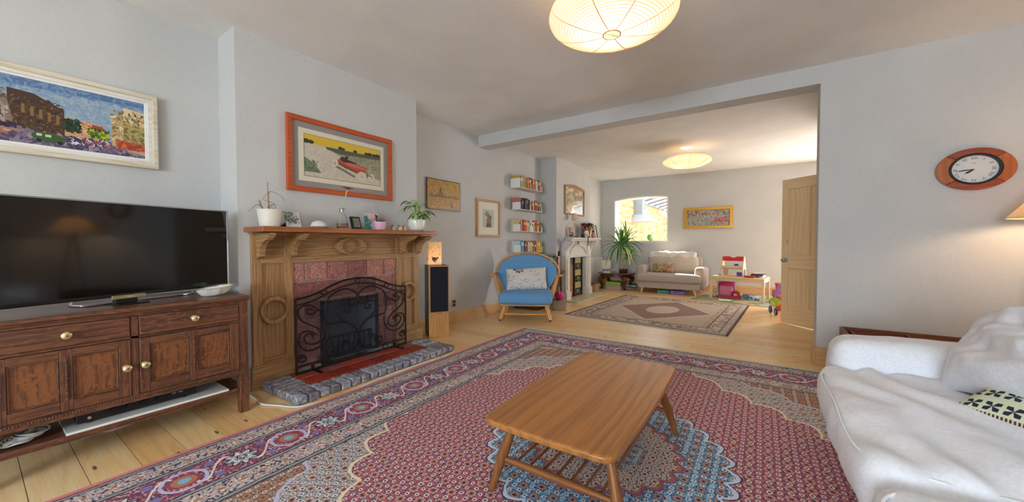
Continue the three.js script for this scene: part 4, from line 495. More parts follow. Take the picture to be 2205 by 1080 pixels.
// ---------- rocking chair ----------
{
  const c = thing('rocking_chair', 'hoop backed beech rocking chair with blue cushions beside the wall shelves', 'rocking chair', [4.37, 0, -2.73], Math.atan2(-0.877, 0.48)), W = MAT.beech;
  const blue = cloth([112, 166, 214], 51, { amp: 0.07, su: 0.12 });
  M('seat_cushion', soft(0.75, 0.165, 0.6, 0.06, { bulge: [0.01, 0.02, 0.02] }).translate(0, 0.325, -0.25), blue, c, 'sky blue seat cushion');
  M('seat_frame', [box(-0.33, 0.33, 0.222, 0.248, -0.03, 0.0, 0.008), box(-0.33, 0.33, 0.222, 0.248, -0.54, -0.51, 0.008), box(-0.345, -0.31, 0.222, 0.248, -0.54, 0, 0.008), box(0.31, 0.345, 0.222, 0.248, -0.54, 0, 0.008)], W, c);
  for (const s of [-1, 1]) {
    M('leg', taperTube([[s * 0.285, 0.24, -0.06], [s * 0.32, 0.13, -0.035], [s * 0.35, 0.028, -0.01]], (t) => 0.019 + 0.012 * Math.sin(t * 2.6), 14, 10), W, c); M('leg', taperTube([[s * 0.285, 0.24, -0.46], [s * 0.31, 0.13, -0.49], [s * 0.335, 0.03, -0.53]], (t) => 0.018 + 0.01 * Math.sin(t * 2.6), 14, 10), W, c);
    M('rocker', Array.from({ length: 1 }, () => taperTube([[s * 0.352, 0.034, 0.05], [s * 0.35, 0.017, -0.08], [s * 0.345, 0.014, -0.3], [s * 0.335, 0.02, -0.55], [s * 0.325, 0.05, -0.78]], () => 0.0135, 30, 8)), W, c);
    M('arm', [taperTube([[s * 0.475, 0.64, -0.58], [s * 0.478, 0.645, -0.35], [s * 0.475, 0.645, -0.16]], () => 0.018, 14, 8), new THREE.SphereGeometry(0.065, 18, 10).scale(0.85, 0.28, 1.25).translate(s * 0.475, 0.645, -0.12)], W, c);
    M('arm_spindle', taperTube([[s * 0.465, 0.64, -0.14], [s * 0.41, 0.44, -0.14], [s * 0.35, 0.25, -0.12]], (t) => 0.012 + 0.006 * Math.sin(t * 3.1), 12, 8), W, c);
    M('arm_spindle', taperTube([[s * 0.46, 0.64, -0.36], [s * 0.4, 0.44, -0.36], [s * 0.345, 0.25, -0.34]], (t) => 0.012 + 0.005 * Math.sin(t * 3.1), 12, 8), W, c);
  }
  M('stretcher', cyl([-0.325, 0.105, -0.03], [0.325, 0.105, -0.03], 0.0115), W, c);
  const back = (t, k) => { const a = Math.PI * t, x = -0.49 * k * Math.cos(a), y = 0.64 + 0.312 * k * Math.sin(a); return [x, y, -0.55 - 0.2 * (y - 0.35)]; };
  const hp = [[-0.3, 0.25, -0.5], [-0.4, 0.44, -0.555]]; for (let i = 0; i <= 16; i++) hp.push(back(i / 16, 1)); hp.push([0.4, 0.44, -0.555], [0.3, 0.25, -0.5]);
  M('back_hoop', taperTube(hp, () => 0.0175, 80, 9), W, c); for (let i = -3; i <= 3; i++) M('back_spindle', cyl([i * 0.08, 0.25, -0.53], [i * 0.11, 0.64 + 0.3 * Math.sqrt(1 - (i * 0.11 / 0.48) ** 2), -0.66], 0.008), W, c);
  const sh = new THREE.Shape(); sh.moveTo(-0.33, 0.4); for (let i = 0; i <= 24; i++) { const [x, y] = back(i / 24, 0.945); sh.lineTo(x, y); } sh.lineTo(0.33, 0.4); sh.closePath();
  const g = new THREE.ExtrudeGeometry(sh, { depth: 0.04, bevelEnabled: true, bevelThickness: 0.03, bevelSize: 0.03, bevelOffset: -0.03, bevelSegments: 6, curveSegments: 12 }).translate(0, -0.4, -0.02).rotateX(-0.19).translate(0, 0.4, -0.5);
  M('back_cushion', g, blue, c, 'sky blue back cushion');
  const ct = canvasTex(384, 256, (q, W2, H2) => { const r = rng(52); q.fillStyle = '#eae3da'; q.fillRect(0, 0, W2, H2); q.lineWidth = 3; for (let i = 0; i < 26; i++) { q.strokeStyle = ['#b8968c', '#9aa0ac', '#a87c6c', '#c4b4a8', '#8c8c98'][i % 5]; q.beginPath(); let x = W2 * r(), y = H2 * r(); q.moveTo(x, y); q.bezierCurveTo(x + 60 * (r() - 0.5), y + 60 * (r() - 0.5), x + 90 * (r() - 0.5), y + 70 * (r() - 0.5), x + 120 * (r() - 0.5), y + 80 * (r() - 0.5)); q.stroke(); } dabs(q, r, 46, 0, W2, 0, H2, ['#c8a89c', '#a4aab8', '#d8c8bc', '#b09080'], 4, 12); dabs(q, r, 36, 60, 170, 0, 70, ['#3a3434', '#5c4c3c', '#8a7048', '#282428'], 4, 14); });
  ct.flipY = true; const cu = one('scatter_cushion', 'cream floral scatter cushion on the blue rocking chair', 'cushion', pillow(0.6, 0.34, 0.15, { pinch: 0.04 }), new THREE.MeshPhysicalMaterial({ map: ct, roughness: 0.9 })); const q = new THREE.Object3D(); q.position.copy(V(0, 0.575, -0.33).applyAxisAngle(V(0, 1, 0), c.rotation.y).add(c.position)); cu.position.copy(q.position); cu.rotation.set(-0.42, c.rotation.y, 0.06, 'YXZ');
}

// ---------- floating shelves and books ----------
const bookMats = {};
function book(label, group, pos, t, h, d, color, turn = 0, lie = 0) { // spine faces +z, standing on its lower edge
  const m = (bookMats.v ??= new THREE.MeshPhysicalMaterial({ vertexColors: true, roughness: 0.6 })), band = ['#f2ecdc', '#1c1c20', '#d8b04c'][Math.floor(rnd() * 3)];
  const g = [paintGeo(clean(box(-t / 2, -t / 2 + 0.0022, 0, h, -d, 0)), color), paintGeo(clean(box(t / 2 - 0.0022, t / 2, 0, h, -d, 0)), color), paintGeo(clean(box(-t / 2, t / 2, 0, h, -0.003, 0.0005)), color), paintGeo(clean(box(-t / 2 + 0.0022, t / 2 - 0.0022, 0.003, h - 0.004, -d + 0.004, -0.003)), '#efe6d0')];
  if (t > 0.02) g.push(paintGeo(clean(box(-t * 0.3, t * 0.3, h * 0.55, h * 0.8, 0.0005, 0.0012)), band));
  const b = one('book', label, 'book', g, m, group); b.position.set(...pos); b.rotation.set(0, turn, lie); return b;
}
{
  const wm = mat(0xd8d2c8, 0.5), specs = [[5.131, 2.026, -3.292, 'top', '#d8a848'], [5.13, 1.665, -3.292, 'second', '#c8746c'], [5.15, 1.302, -3.302, 'third', '#e0cc98'], [5.17, 0.948, -3.31, 'lowest', '#d8d8d4']];
  const names = { '#8a2030': 'crimson', '#401820': 'maroon', '#d8c8a8': 'beige', '#c86050': 'coral', '#e8e0d0': 'ivory', '#a83838': 'brick red', '#f0ece0': 'white', '#d89870': 'tan', '#305080': 'blue', '#e0b040': 'mustard', '#7a8a5c': 'olive', '#c04838': 'red', '#1c2c50': 'navy', '#d86838': 'rust', '#b8b0a0': 'grey', '#38343c': 'black', '#e87830': 'orange', '#f4d048': 'yellow', '#8ab0b8': 'pale blue', '#a87858': 'brown', '#38a4b4': 'turquoise', '#e8c830': 'bright yellow', '#d8a848': 'gold', '#c8746c': 'pink', '#e0cc98': 'cream', '#d8d8d4': 'silver grey' };
  const pal = ['#8a2030', '#401820', '#d8c8a8', '#c86050', '#e8e0d0', '#a83838', '#f0ece0', '#d89870', '#305080', '#e0b040', '#7a8a5c', '#c04838', '#1c2c50', '#d86838', '#b8b0a0', '#38343c', '#e87830', '#f4d048', '#8ab0b8', '#a87858'];
  specs.forEach(([x0, y, zf, nm, first], k) => {
    const x1 = x0 + 0.735, r = rng(100 + k), s = thing('floating_shelf', `slim white floating book shelf, ${nm} of the four by the chimney breast`, 'shelf', [x0, y, Zr]), D = zf - Zr;
    M('board', box(0, x1 - x0, -0.012, 0, 0.001, D, 0.002), wm, s); M('back_lip', box(0, x1 - x0, 0, 0.05, 0.001, 0.006), wm, s); const eh = [0.15, 0.115, 0.115, 0.12][k]; M('end_plate', box(0, 0.004, 0, eh, k ? 0.05 : 0.012, D - 0.005), MAT.paper, s, 'white bookend plate'); M('end_plate', box(x1 - x0 - 0.004, x1 - x0, 0, 0.09, 0.04, D - 0.005), MAT.paper, s);
    let x = 0.006; const gl = `books on the ${nm} wall shelf`; let i = 0;
    while (x < x1 - x0 - 0.04) {
      const t = Math.min(0.016 + 0.03 * r(), x1 - x0 - 0.008 - x); if (t < 0.012) break; const h = 0.155 + 0.045 * r(), d = 0.12 + 0.055 * r();
      const turq = k === 3 && i > 0 && i < 4, col = i === 0 ? first : turq ? '#38a4b4' : k === 3 && x > 0.6 ? '#e8c830' : pal[Math.floor(r() * pal.length)];
      book(`${names[col]} spined paperback standing in the row on the ${nm} white wall shelf`, gl, [x0 + x + t / 2, y + 0.0005, zf - 0.012 - 0.02 * r()], t, turq ? 0.2 : i === 0 ? 0.19 : h, i === 0 ? 0.165 : d, col); x += t + 0.0012; i++;
    }
  });
}
{ // dark cabinet behind the chair with picture books on it
  const c = thing('dark_cabinet', 'carved dark mahogany cabinet in the alcove behind the rocking chair', 'cabinet', [5.22, 0, -3.478]), H = MAT.mahog;
  M('top', [box(-0.02, 0.93, 0.575, 0.60, 0, 0.50, 0.008), box(0, 0.91, 0.545, 0.575, 0, 0.475, 0.008), box(0.01, 0.9, 0.52, 0.545, 0.01, 0.455, 0.006)], H, c); M('body', box(0.03, 0.88, 0.09, 0.52, 0.01, 0.43), H, c); M('plinth', box(0.0, 0.91, 0, 0.09, 0.0, 0.46, 0.006), H, c); for (const x of [0.03, 0.45]) { const d = M('door', box(x + 0.03, x + 0.39, 0.11, 0.5, 0.43, 0.446, 0.004), H, c); M('knob', sph(0.014, x + (x < 0.2 ? 0.36 : 0.06), 0.32, 0.456), MAT.brass, d); }
  for (const x of [0.02, 0.86]) M('column', taperTube([[x + 0.015, 0.09, 0.44], [x + 0.015, 0.3, 0.44], [x + 0.015, 0.52, 0.44]], (t) => 0.016 + 0.008 * Math.abs(Math.sin(t * 12)), 40, 10), H, c);
  const cs = ['#a8c8b0', '#c8d4d8', '#8898b8', '#b8b4c0', '#4c8c9c', '#d8d8c8', '#388c50', '#18302c', '#c82040', '#d83058'], r = rng(120); let x = 5.68;
  cs.forEach((col, i) => { const t = 0.02 + 0.025 * r(); book(`tall ${['sage', 'pale grey', 'slate blue', 'lilac grey', 'teal', 'off-white', 'green', 'dark green', 'crimson', 'raspberry'][i]} picture book upright on the dark mahogany cabinet`, 'picture books on the dark cabinet', [x + t / 2, 0.601, -3.03 - 0.03 * r()], t, 0.22 + 0.06 * r(), 0.21, col); x += t + 0.0015; });
  const g = thing('green_leaf_toy', 'pale green crinkled leaf shaped toy lying over the picture books', 'toy', [5.83, 0.892, -3.12]); for (let k = 0; k < 5; k++) M('frond', leafGeo(0.16, 0.05, 0.35, 0.3, 6).rotateY(k * 1.25).scale(1, 0.5, 1), MAT.leafPale, g);
  const p = thing('pink_soft_bag', 'bright pink soft bag with a looped handle on the floor by the cabinet', 'bag', [5.56, 0.0, -2.80], 0.5); M('body', soft(0.2, 0.14, 0.13, 0.06, { wr: 0.02, freq: 9, seg: 14 }).translate(0, 0.22, 0), mat(0xe0308c, 0.7), p); M('handle', new THREE.TorusGeometry(0.1, 0.011, 8, 20, Math.PI).translate(0, 0.26, 0), MAT.beech, p); M('tray', box(-0.16, 0.16, 0, 0.15, -0.11, 0.11, 0.01), mat(0xb8a48c, 0.9), p, 'beige fabric box beneath');
}

{ const c = thing('lamp_cable', 'grey lamp cable with a black switch hanging by the white mantel', 'cable', [0, 0, 0]); M('cable', tube([[6.3, 1.206, -3.0], [6.235, 1.18, -3.03], [6.16, 1.0, -3.09], [6.155, 0.88, -3.13], [6.15, 0.7, -3.2], [6.15, 0.62, -3.3]], 0.005, 40, 6), mat(0x6a6868, 0.6), c); M('switch', box(6.14, 6.17, 0.86, 0.95, -3.125, -3.085, 0.008), MAT.black, c); }

// ---------- small white fireplace ----------
{
  const f = thing('white_fireplace', 'small white painted fireplace surround with arched frieze in the far room', 'fireplace', [6.98, 0, -3.169]), Wm = mat(0xe8e4dc, 0.45);
  M('shelf', [box(-0.73, 0.73, 1.17, 1.20, 0, 0.30, 0.006), box(-0.70, 0.70, 1.14, 1.17, 0, 0.26, 0.008)], Wm, f);
  for (const s of [-1, 1]) { const x = s * 0.53; M('pilaster', [box(x - 0.085, x + 0.085, 0.16, 1.14, 0, 0.11, 0.006), box(x - 0.05, x + 0.05, 0.2, 0.82, 0.11, 0.125, 0.005)], Wm, f); M('plinth', box(x - 0.1, x + 0.1, 0, 0.16, 0, 0.135, 0.006), Wm, f); const b = new THREE.Shape(); b.moveTo(0, 0.28); b.lineTo(0.2, 0.28); b.quadraticCurveTo(0.19, 0.2, 0.12, 0.17); b.quadraticCurveTo(0.05, 0.12, 0.04, 0); b.lineTo(0, 0); b.closePath(); M('bracket', extr(b, 0.06, 0.004).applyMatrix4(new THREE.Matrix4().makeBasis(V(0, 0, 1), V(0, 1, 0), V(-1, 0, 0))).translate(s * 0.6 + 0.03, 0.86, 0.06), Wm, f); }
  M('lintel', [box(-0.445, 0.445, 0.84, 1.14, 0, 0.08, 0.004), box(-0.5, 0.5, 0.815, 0.85, 0, 0.13, 0.006)], Wm, f); const ap = []; for (let i = 0; i <= 24; i++) { const t = Math.PI * i / 24; ap.push([0.41 * Math.cos(t), 0.2 * Math.sin(t)]); } for (let i = 24; i >= 0; i--) { const t = Math.PI * i / 24; ap.push([0.365 * Math.cos(t), 0.165 * Math.sin(t)]); } M('arch_moulding', extr(shape(ap), 0.03, 0.003).translate(0, 0.87, 0.08), Wm, f); M('keystone', box(-0.03, 0.03, 1.03, 1.13, 0.08, 0.13, 0.005), Wm, f); for (const x of [-0.445, 0.405]) M('architrave', box(x, x + 0.04, 0, 0.84, 0, 0.09, 0.005), Wm, f);
  const k = thing('tiled_grate', 'green and cream tiled cast iron grate closed with a board', 'grate', [6.98, 0, -3.169]);
  M('iron_frame', [box(-0.4, -0.37, 0.012, 0.84, -0.03, 0.0), box(0.365, 0.4, 0.012, 0.84, -0.03, 0.0), box(-0.4, 0.4, 0.8, 0.84, -0.03, 0.0), box(0.0, 0.035, 0.012, 0.8, -0.05, 0.0), box(-0.4, 0.4, 0.012, 0.84, -0.09, -0.06)], mat(0x3a342e, 0.6, { metalness: 0.3 }), k);
  M('fire_board', box(-0.37, -0.01, 0.014, 0.66, -0.05, -0.03, 0.002), mat(0xb08860, 0.8), k, 'plain brown board'); M('hood', box(-0.37, 0.0, 0.66, 0.8, -0.05, -0.035), mat(0x6c7470, 0.6), k);
  const tt = canvasTex(64, 64, (g) => { g.fillStyle = '#2c3424'; g.fillRect(0, 0, 64, 64); g.strokeStyle = '#8a9468'; g.lineWidth = 4; g.beginPath(); g.arc(16, 60, 22, 3.4, 6); g.stroke(); g.beginPath(); g.arc(48, 60, 22, 3.4, 6); g.stroke(); g.fillStyle = '#c8c8a0'; g.beginPath(); g.moveTo(32, 34); g.lineTo(16, 14); g.lineTo(32, 22); g.lineTo(48, 14); g.fill(); });
  const plain = mat(0xcdb878, 0.25, { clearcoat: 0.5 }), pat = new THREE.MeshPhysicalMaterial({ map: tt, roughness: 0.25, clearcoat: 0.5 }); for (let i = 0; i < 6; i++) M('tile', box(0.055, 0.35, 0.03 + i * 0.13, 0.03 + i * 0.13 + 0.124, -0.025, -0.012, 0.003, 1), i % 2 ? plain : pat, k);
  const ht = dataTex(256, 128, (u, v) => { const a = Math.floor(u * 26), b = Math.floor(v * 13), n = vnoise(a + 0.5, b + 0.5, 26, 13, 9), e = Math.min((u * 26) % 1, (v * 13) % 1), c = n > 0.82 ? [110, 124, 92] : n > 0.5 ? [214, 208, 168] : [190, 186, 142]; return e < 0.1 ? [200, 196, 180] : c; });
  tag(M('tile_hearth', box(6.27, 7.80, 0, 0.012, -3.03, -2.76, 0.003), new THREE.MeshPhysicalMaterial({ map: ht, roughness: 0.35 })), 'flat cream and green mosaic hearth before the white fireplace', 'hearth');
}
{ // on the white mantel
  const Y = 1.201, T = (n, l, c, x, z, turn = 0) => thing(n, l, c, [x, Y, z], turn);
  const d = T('desk_lamp', 'pale pink angled desk lamp on the white mantel shelf', 'desk lamp', 6.42, -3.05); const pk = mat(0xe6bfae, 0.4); M('base', cyl([0, 0, 0], [0, 0.018, 0], 0.06, 0.055, 24), pk, d); M('arm', [cyl([0, 0.018, 0], [-0.06, 0.2, 0], 0.007), cyl([-0.06, 0.2, 0], [0.24, 0.40, 0.02], 0.007)], pk, d); M('head', lathe([[0.02, 0.12], [0.04, 0.11], [0.075, 0.0], [0.07, 0.0], [0.036, 0.1], [0, 0.11]], 22).rotateZ(0.45).translate(0.28, 0.36, 0.02), pk, d);
  const a = T('alarm_clock', 'small chrome alarm clock at the left end of the white mantel shelf', 'clock', 6.30, -2.92, 0.2); M('case', cyl([0, 0.06, -0.025], [0, 0.06, 0.025], 0.055, 0.055, 24), MAT.chrome, a); M('face', cyl([0, 0.06, 0.0255], [0, 0.06, 0.027], 0.046, 0.046, 24), MAT.blackSatin, a); M('bell', [sph(0.02, -0.03, 0.118, 0, 1, 0.7, 1), sph(0.02, 0.03, 0.118, 0, 1, 0.7, 1)], MAT.chrome, a); M('foot', [cyl([-0.03, 0.015, 0], [-0.04, 0, 0], 0.006), cyl([0.03, 0.015, 0], [0.04, 0, 0], 0.006)], MAT.chrome, a);
  const g = T('beaker', 'small amber glass beaker on the white mantel shelf', 'glass', 6.66, -3.08); M('cup', lathe([[0, 0], [0.05, 0], [0.06, 0.2], [0.056, 0.2], [0.046, 0.008], [0, 0.006]], 22), mat(0xd8b088, 0.3), g); M('rim', new THREE.TorusGeometry(0.058, 0.003, 6, 24).rotateX(1.5708).translate(0, 0.2, 0), MAT.brass, g);
  const s = T('sunglasses', 'folded dark sunglasses lying on the white mantel shelf', 'sunglasses', 6.5, -2.91); M('lens', [sph(0.03, -0.035, 0.02, 0, 1, 0.6, 0.2), sph(0.03, 0.035, 0.02, 0, 1, 0.6, 0.2)], MAT.black, s); M('frame', [tube([[-0.065, 0.02, 0], [-0.06, 0.006, -0.05], [0.02, 0.004, -0.05]], 0.003, 12, 5), cyl([-0.01, 0.025, 0], [0.01, 0.025, 0], 0.003), cyl([-0.065, 0.0, 0], [-0.06, 0.02, 0], 0.002)], MAT.black, s);
  const c = T('strap_camera', 'small black camera with its strap hanging over the white mantel edge', 'camera', 6.84, -2.91); M('body', box(-0.06, 0.06, 0, 0.075, -0.025, 0.02, 0.008), MAT.blackSatin, c); M('lens', cyl([0.01, 0.038, 0.02], [0.01, 0.038, 0.036], 0.026, 0.024, 20), MAT.steel, c); M('strap', tube([[0.06, 0.06, 0.0], [0.09, 0.05, 0.03], [0.1, -0.02, 0.052], [0.11, -0.1, 0.05], [0.12, -0.16, 0.045]], 0.009, 24, 6), MAT.black, c, 'hanging black strap');
  const w = T('round_clock', 'little white round clock beside the red flowers on the mantel shelf', 'clock', 7.02, -2.93); M('case', cyl([0, 0.075, -0.02], [0, 0.075, 0.02], 0.075, 0.075, 30), MAT.gloss, w); M('face', cyl([0, 0.075, 0.0205], [0, 0.075, 0.022], 0.06, 0.06, 30), mat(0xd8d0c0, 0.5), w); M('hand', [box(-0.002, 0.002, 0.075, 0.115, 0.022, 0.024), box(0, 0.03, 0.073, 0.077, 0.022, 0.024)], MAT.black, w); M('foot', box(-0.03, 0.03, 0, 0.01, -0.02, 0.02, 0.003), MAT.gloss, w);
  const p = T('poinsettia', 'terracotta pot of red flowers and dark leaves on the white mantel shelf', 'houseplant', 7.19, -3.0); M('pot', lathe([[0, 0], [0.06, 0], [0.085, 0.16], [0.095, 0.16], [0.095, 0.19], [0.085, 0.19], [0, 0.17]], 28), MAT.terracotta, p); const r = rng(130); for (let k = 0; k < 26; k++) { const red = k < 12; M('leaf', leafGeo(red ? 0.13 : 0.17, red ? 0.07 : 0.08, red ? 0.4 : 0.45 + 0.3 * r(), 0.2, 6).rotateZ(red ? 0.1 : 0.35 * r()).rotateY(k * 2.4).translate(red ? -0.09 : 0.02, red ? 0.24 + 0.03 * r() : 0.2 + 0.06 * r(), 0.03), red ? mat(0xd83028, 0.5, { side: THREE.DoubleSide }) : MAT.leafDark, p); }
  const q = T('figurine', 'small pink and white figurine on the white mantel shelf', 'figurine', 7.38, -2.93); M('body', lathe([[0, 0], [0.035, 0], [0.04, 0.05], [0.022, 0.11], [0, 0.115]], 18), mat(0xd88898, 0.4), q); M('head', sph(0.024, 0, 0.135, 0), mat(0x6a4048, 0.5), q);
  const b = T('painted_board', 'child\'s painted board leaning at the right end of the white mantel', 'board', 7.51, -3.0, 0.0); M('board', box(-0.2, 0.2, 0, 0.33, -0.004, 0.004).rotateX(-0.18), new THREE.MeshPhysicalMaterial({ roughness: 0.7, map: canvasTex(200, 160, (h) => { const r2 = rng(131); h.fillStyle = '#e8cfc4'; h.fillRect(0, 0, 200, 160); h.fillStyle = '#7fa8c0'; h.fillRect(0, 0, 200, 30); dabs(h, r2, 20, 120, 190, 40, 150, ['#b85c40', '#c88c74', '#a06850'], 4, 12); dabs(h, r2, 16, 20, 110, 60, 150, ['#d89c98', '#e8dcd0'], 6, 16); }) }), b);
  const n = T('green_notebook', 'green spiral notebook standing at the end of the white mantel', 'notebook', 7.672, -2.94, 0.5); M('cover', box(-0.06, 0.06, 0, 0.27, -0.005, 0.006).rotateX(-0.16), mat(0x9cba4c, 0.6), n); M('spiral', cyl([-0.05, 0.268, -0.045], [0.05, 0.268, -0.045], 0.008), mat(0x6a7890, 0.5), n);
}

// ---------- far corner ----------
{
  const r = thing('radiator', 'white panel radiator in the alcove by the white fireplace', 'radiator', [8.5, 0, -3.48]); M('panel', box(-0.66, 0.72, 0.12, 0.735, 0.03, 0.09, 0.012), MAT.gloss, r); M('fins', Array.from({ length: 17 }, (_, i) => box(-0.63 + i * 0.08, -0.6 + i * 0.08, 0.16, 0.69, 0.088, 0.094, 0.003)), MAT.gloss, r); M('foot', [box(-0.5, -0.47, 0, 0.14, 0.04, 0.08), box(0.5, 0.53, 0, 0.14, 0.04, 0.08)], MAT.gloss, r);
  const b = thing('striped_box', 'brown striped storage box on the floor beside the white fireplace', 'box', [7.99, 0, -3.2], 0.1); M('body', box(-0.17, 0.17, 0, 0.185, -0.13, 0.13, 0.004), mat(0xa88660, 0.85), b); M('lining', box(-0.175, 0.175, 0.18, 0.205, -0.135, 0.135, 0.004), MAT.mahog, b); for (let i = 0; i < 4; i++) M('stripe', box(-0.13 + i * 0.08, -0.1 + i * 0.08, 0.01, 0.17, 0.13, 0.132), mat(0xc8ac88, 0.85), b);
  const t = thing('oval_side_table', 'carved dark wood oval side table with cabriole legs in the far corner', 'side table', [8.73, 0, -2.88]), H = MAT.mahog; const s = new THREE.Shape(); s.absellipse(0, 0, 0.4, 0.43, 0, Math.PI * 2); M('top', extr(s, 0.03, 0.008, 40).rotateX(-Math.PI / 2).translate(0, 0.355, 0), H, t); const s2 = new THREE.Shape(); s2.absellipse(0, 0, 0.34, 0.37, 0, Math.PI * 2); M('apron', extr(s2, 0.06, 0.006, 40).rotateX(-Math.PI / 2).translate(0, 0.296, 0), H, t);
  for (const [x, z] of [[-1, -1], [-1, 1], [1, -1], [1, 1]]) M('leg', taperTube([[x * 0.22, 0.31, z * 0.23], [x * 0.29, 0.24, z * 0.3], [x * 0.25, 0.13, z * 0.26], [x * 0.24, 0.05, z * 0.26], [x * 0.28, 0.02, z * 0.3]], (u) => 0.045 * (1 - u) ** 1.2 + 0.02, 20, 10), H, t);
  const l = thing('table_lamp', 'small unlit lamp with square cream shade on the oval side table', 'table lamp', [8.62, 0.386, -3.08]); M('base', cyl([0, 0, 0], [0, 0.025, 0], 0.1, 0.09, 24), MAT.cream, l); M('post', cyl([0, 0.025, 0], [0, 0.1, 0], 0.012), MAT.steel, l); M('shade', box(-0.085, 0.085, 0.09, 0.29, -0.085, 0.085, 0.006), mat(0xf2e6cc, 0.8), l);
  const y = thing('yucca_plant', 'tall yucca with two pale canes and drooping strap leaves on the side table', 'houseplant', [8.75, 0.386, -2.72]), r2 = rng(140);
  M('pot', lathe([[0, 0], [0.09, 0], [0.1, 0.09], [0.095, 0.095], [0, 0.08]], 24), mat(0x5a3a2c, 0.7), y); M('cane', [taperTube([[-0.02, 0.06, -0.03], [-0.04, 0.3, -0.06], [-0.03, 0.62, -0.05]], () => 0.033, 14, 10), taperTube([[0.02, 0.06, 0.03], [0.03, 0.2, 0.08], [0.02, 0.36, 0.12]], () => 0.026, 12, 10)], mat(0xc2a880, 0.9), y, 'pale ringed cane');
  const crown = (o, n, len, up) => { for (let k = 0; k < n; k++) { const a = k * 2.4, u = k / n, el = mix(1.25, -0.5, u) * up, ln = len * (0.75 + 0.4 * r2()), m = [MAT.leaf, MAT.leaf, MAT.leafDark, MAT.leafPale][Math.floor(r2() * 4)]; M('leaf', leafGeo(ln, 0.045, 0.15 + 0.85 * u, 0.25, 9).rotateZ(el).rotateY(a + r2()).translate(o[0], o[1] + 0.02 * r2(), o[2]), m, y); } };
  crown([-0.03, 0.62, -0.05], 40, 0.56, 1); crown([0.02, 0.36, 0.12], 12, 0.32, 1); crown([0, 0.68, 0.06], 24, 0.52, 1);
  tag(M('game_box', box(8.38, 8.66, 0.001, 0.1, -3.02, -2.66, 0.004), mat(0xb89a90, 0.7)), 'pinkish brown board game box at the bottom under the oval side table', 'box'); tag(M('game_box', box(8.4, 8.66, 0.1005, 0.19, -3.02, -2.68, 0.004), new THREE.MeshPhysicalMaterial({ roughness: 0.6, map: canvasTex(64, 32, (g) => { const q = rng(141); g.fillStyle = '#8cb44c'; g.fillRect(0, 0, 64, 32); dabs(g, q, 24, 0, 64, 0, 32, ['#d8c040', '#58a088', '#c86838', '#a8cc60'], 2, 6); }) })), 'green patterned board game box stacked under the oval side table', 'box');
  const cc = ['#3c9cc8', '#d04848', '#2c6c50', '#e8e0d0', '#204868']; cc.forEach((c, i) => { const b3 = book(`thin ${['sky blue', 'red', 'green', 'cream', 'navy'][i]} children\'s book in the floor pile beside the loveseat`, 'floor books by the loveseat', [8.62 + 0.015 * i, 0.002 + 0.028 * i, -2.42 + 0.01 * i], 0.024, 0.2, 0.2, c, Math.PI / 2); b3.rotation.set(0, -1.5, Math.PI / 2 - 0.02, 'YXZ'); b3.position.y = 0.0135 + 0.0262 * i; });
}
{ // two seat wide loveseat
  const c = thing('loveseat', 'pale taupe upholstered loveseat with tapered wooden legs on the end wall', 'loveseat', [8.32, 0, -1.66], -Math.PI / 2), F = cloth([186, 172, 160], 53, { amp: 0.06, su: 0.1 });
  M('base', soft(1.22, 0.14, 0.9, 0.02).translate(0, 0.185, -0.47), F, c); M('seat_cushion', soft(1.27, 0.17, 0.78, 0.05, { bulge: [0, 0.015, 0.015], wr: 0.004 }).translate(0, 0.335, -0.37), F, c);
  for (const s of [-1, 1]) M('arm', [soft(0.2, 0.46, 0.72, 0.06, { bulge: [0.01, 0.01, 0.01] }).translate(s * 0.6, 0.35, -0.56)], F, c);
  M('back', soft(1.16, 0.6, 0.2, 0.07, { bulge: [0, 0.01, 0.02] }).rotateX(-0.12).translate(0, 0.5, -0.86), F, c); M('back_cushion', soft(1.0, 0.42, 0.2, 0.08, { bulge: [0.02, 0.02, 0.05], wr: 0.012, freq: 5 }).rotateX(-0.2).translate(0, 0.6, -0.7), cloth([208, 194, 174], 54, { amp: 0.06, su: 0.1 }), c, 'cream back cushion');
  for (const [x, z] of [[-0.52, -0.08], [0.52, -0.08], [-0.52, -0.86], [0.52, -0.86]]) M('leg', cyl([x, 0.12, z], [x * 1.05, 0, z], 0.03, 0.016, 12), MAT.birch, c);
  const th = one('cream_throw', 'crumpled white throw over the top of the loveseat\'s back', 'throw', soft(0.98, 0.16, 0.22, 0.05, { wr: 0.03, freq: 7, seg: 30 }), cloth([240, 232, 220], 55, { amp: 0.05 })); th.position.set(9.05, 0.815, -1.68); th.rotation.y = -Math.PI / 2;
  const ct = canvasTex(256, 128, (g, W, H) => { const r = rng(56); g.fillStyle = '#a8895c'; g.fillRect(0, 0, W, H); dabs(g, r, 90, 0, W, 0, H, ['#8c6c40', '#c8a884', '#d0b8a8', '#7c6a48', '#b88c70'], 6, 20); dabs(g, r, 14, 190, 240, 70, 120, ['#c88058', '#d89878'], 6, 14); });
  const cu = one('scatter_cushion', 'brown and gold patterned lumbar cushion on the loveseat', 'cushion', pillow(0.47, 0.22, 0.12), new THREE.MeshPhysicalMaterial({ map: ct, roughness: 0.6 })); cu.position.set(8.76, 0.535, -1.82); cu.rotation.set(-0.3, -Math.PI / 2, 0, 'YXZ');
  [['#2f9c78', -1.87, -1.63, 'green toy box pushed under the loveseat'], ['#7a68c0', -1.61, -1.33, 'purple toy box pushed under the loveseat']].forEach(([c2, a, b, l], i) => tag(M('toy_box', box(8.42, 8.62, 0.001, 0.075, a, b, 0.006), new THREE.MeshPhysicalMaterial({ roughness: 0.5, map: canvasTex(64, 32, (g) => { const q = rng(57 + i); g.fillStyle = c2; g.fillRect(0, 0, 64, 32); dabs(g, q, 12, 0, 64, 0, 32, ['#e8d8e0', '#d85890', '#88c858', '#f0c850'], 2, 6); }) })), l, 'toy box'));
}

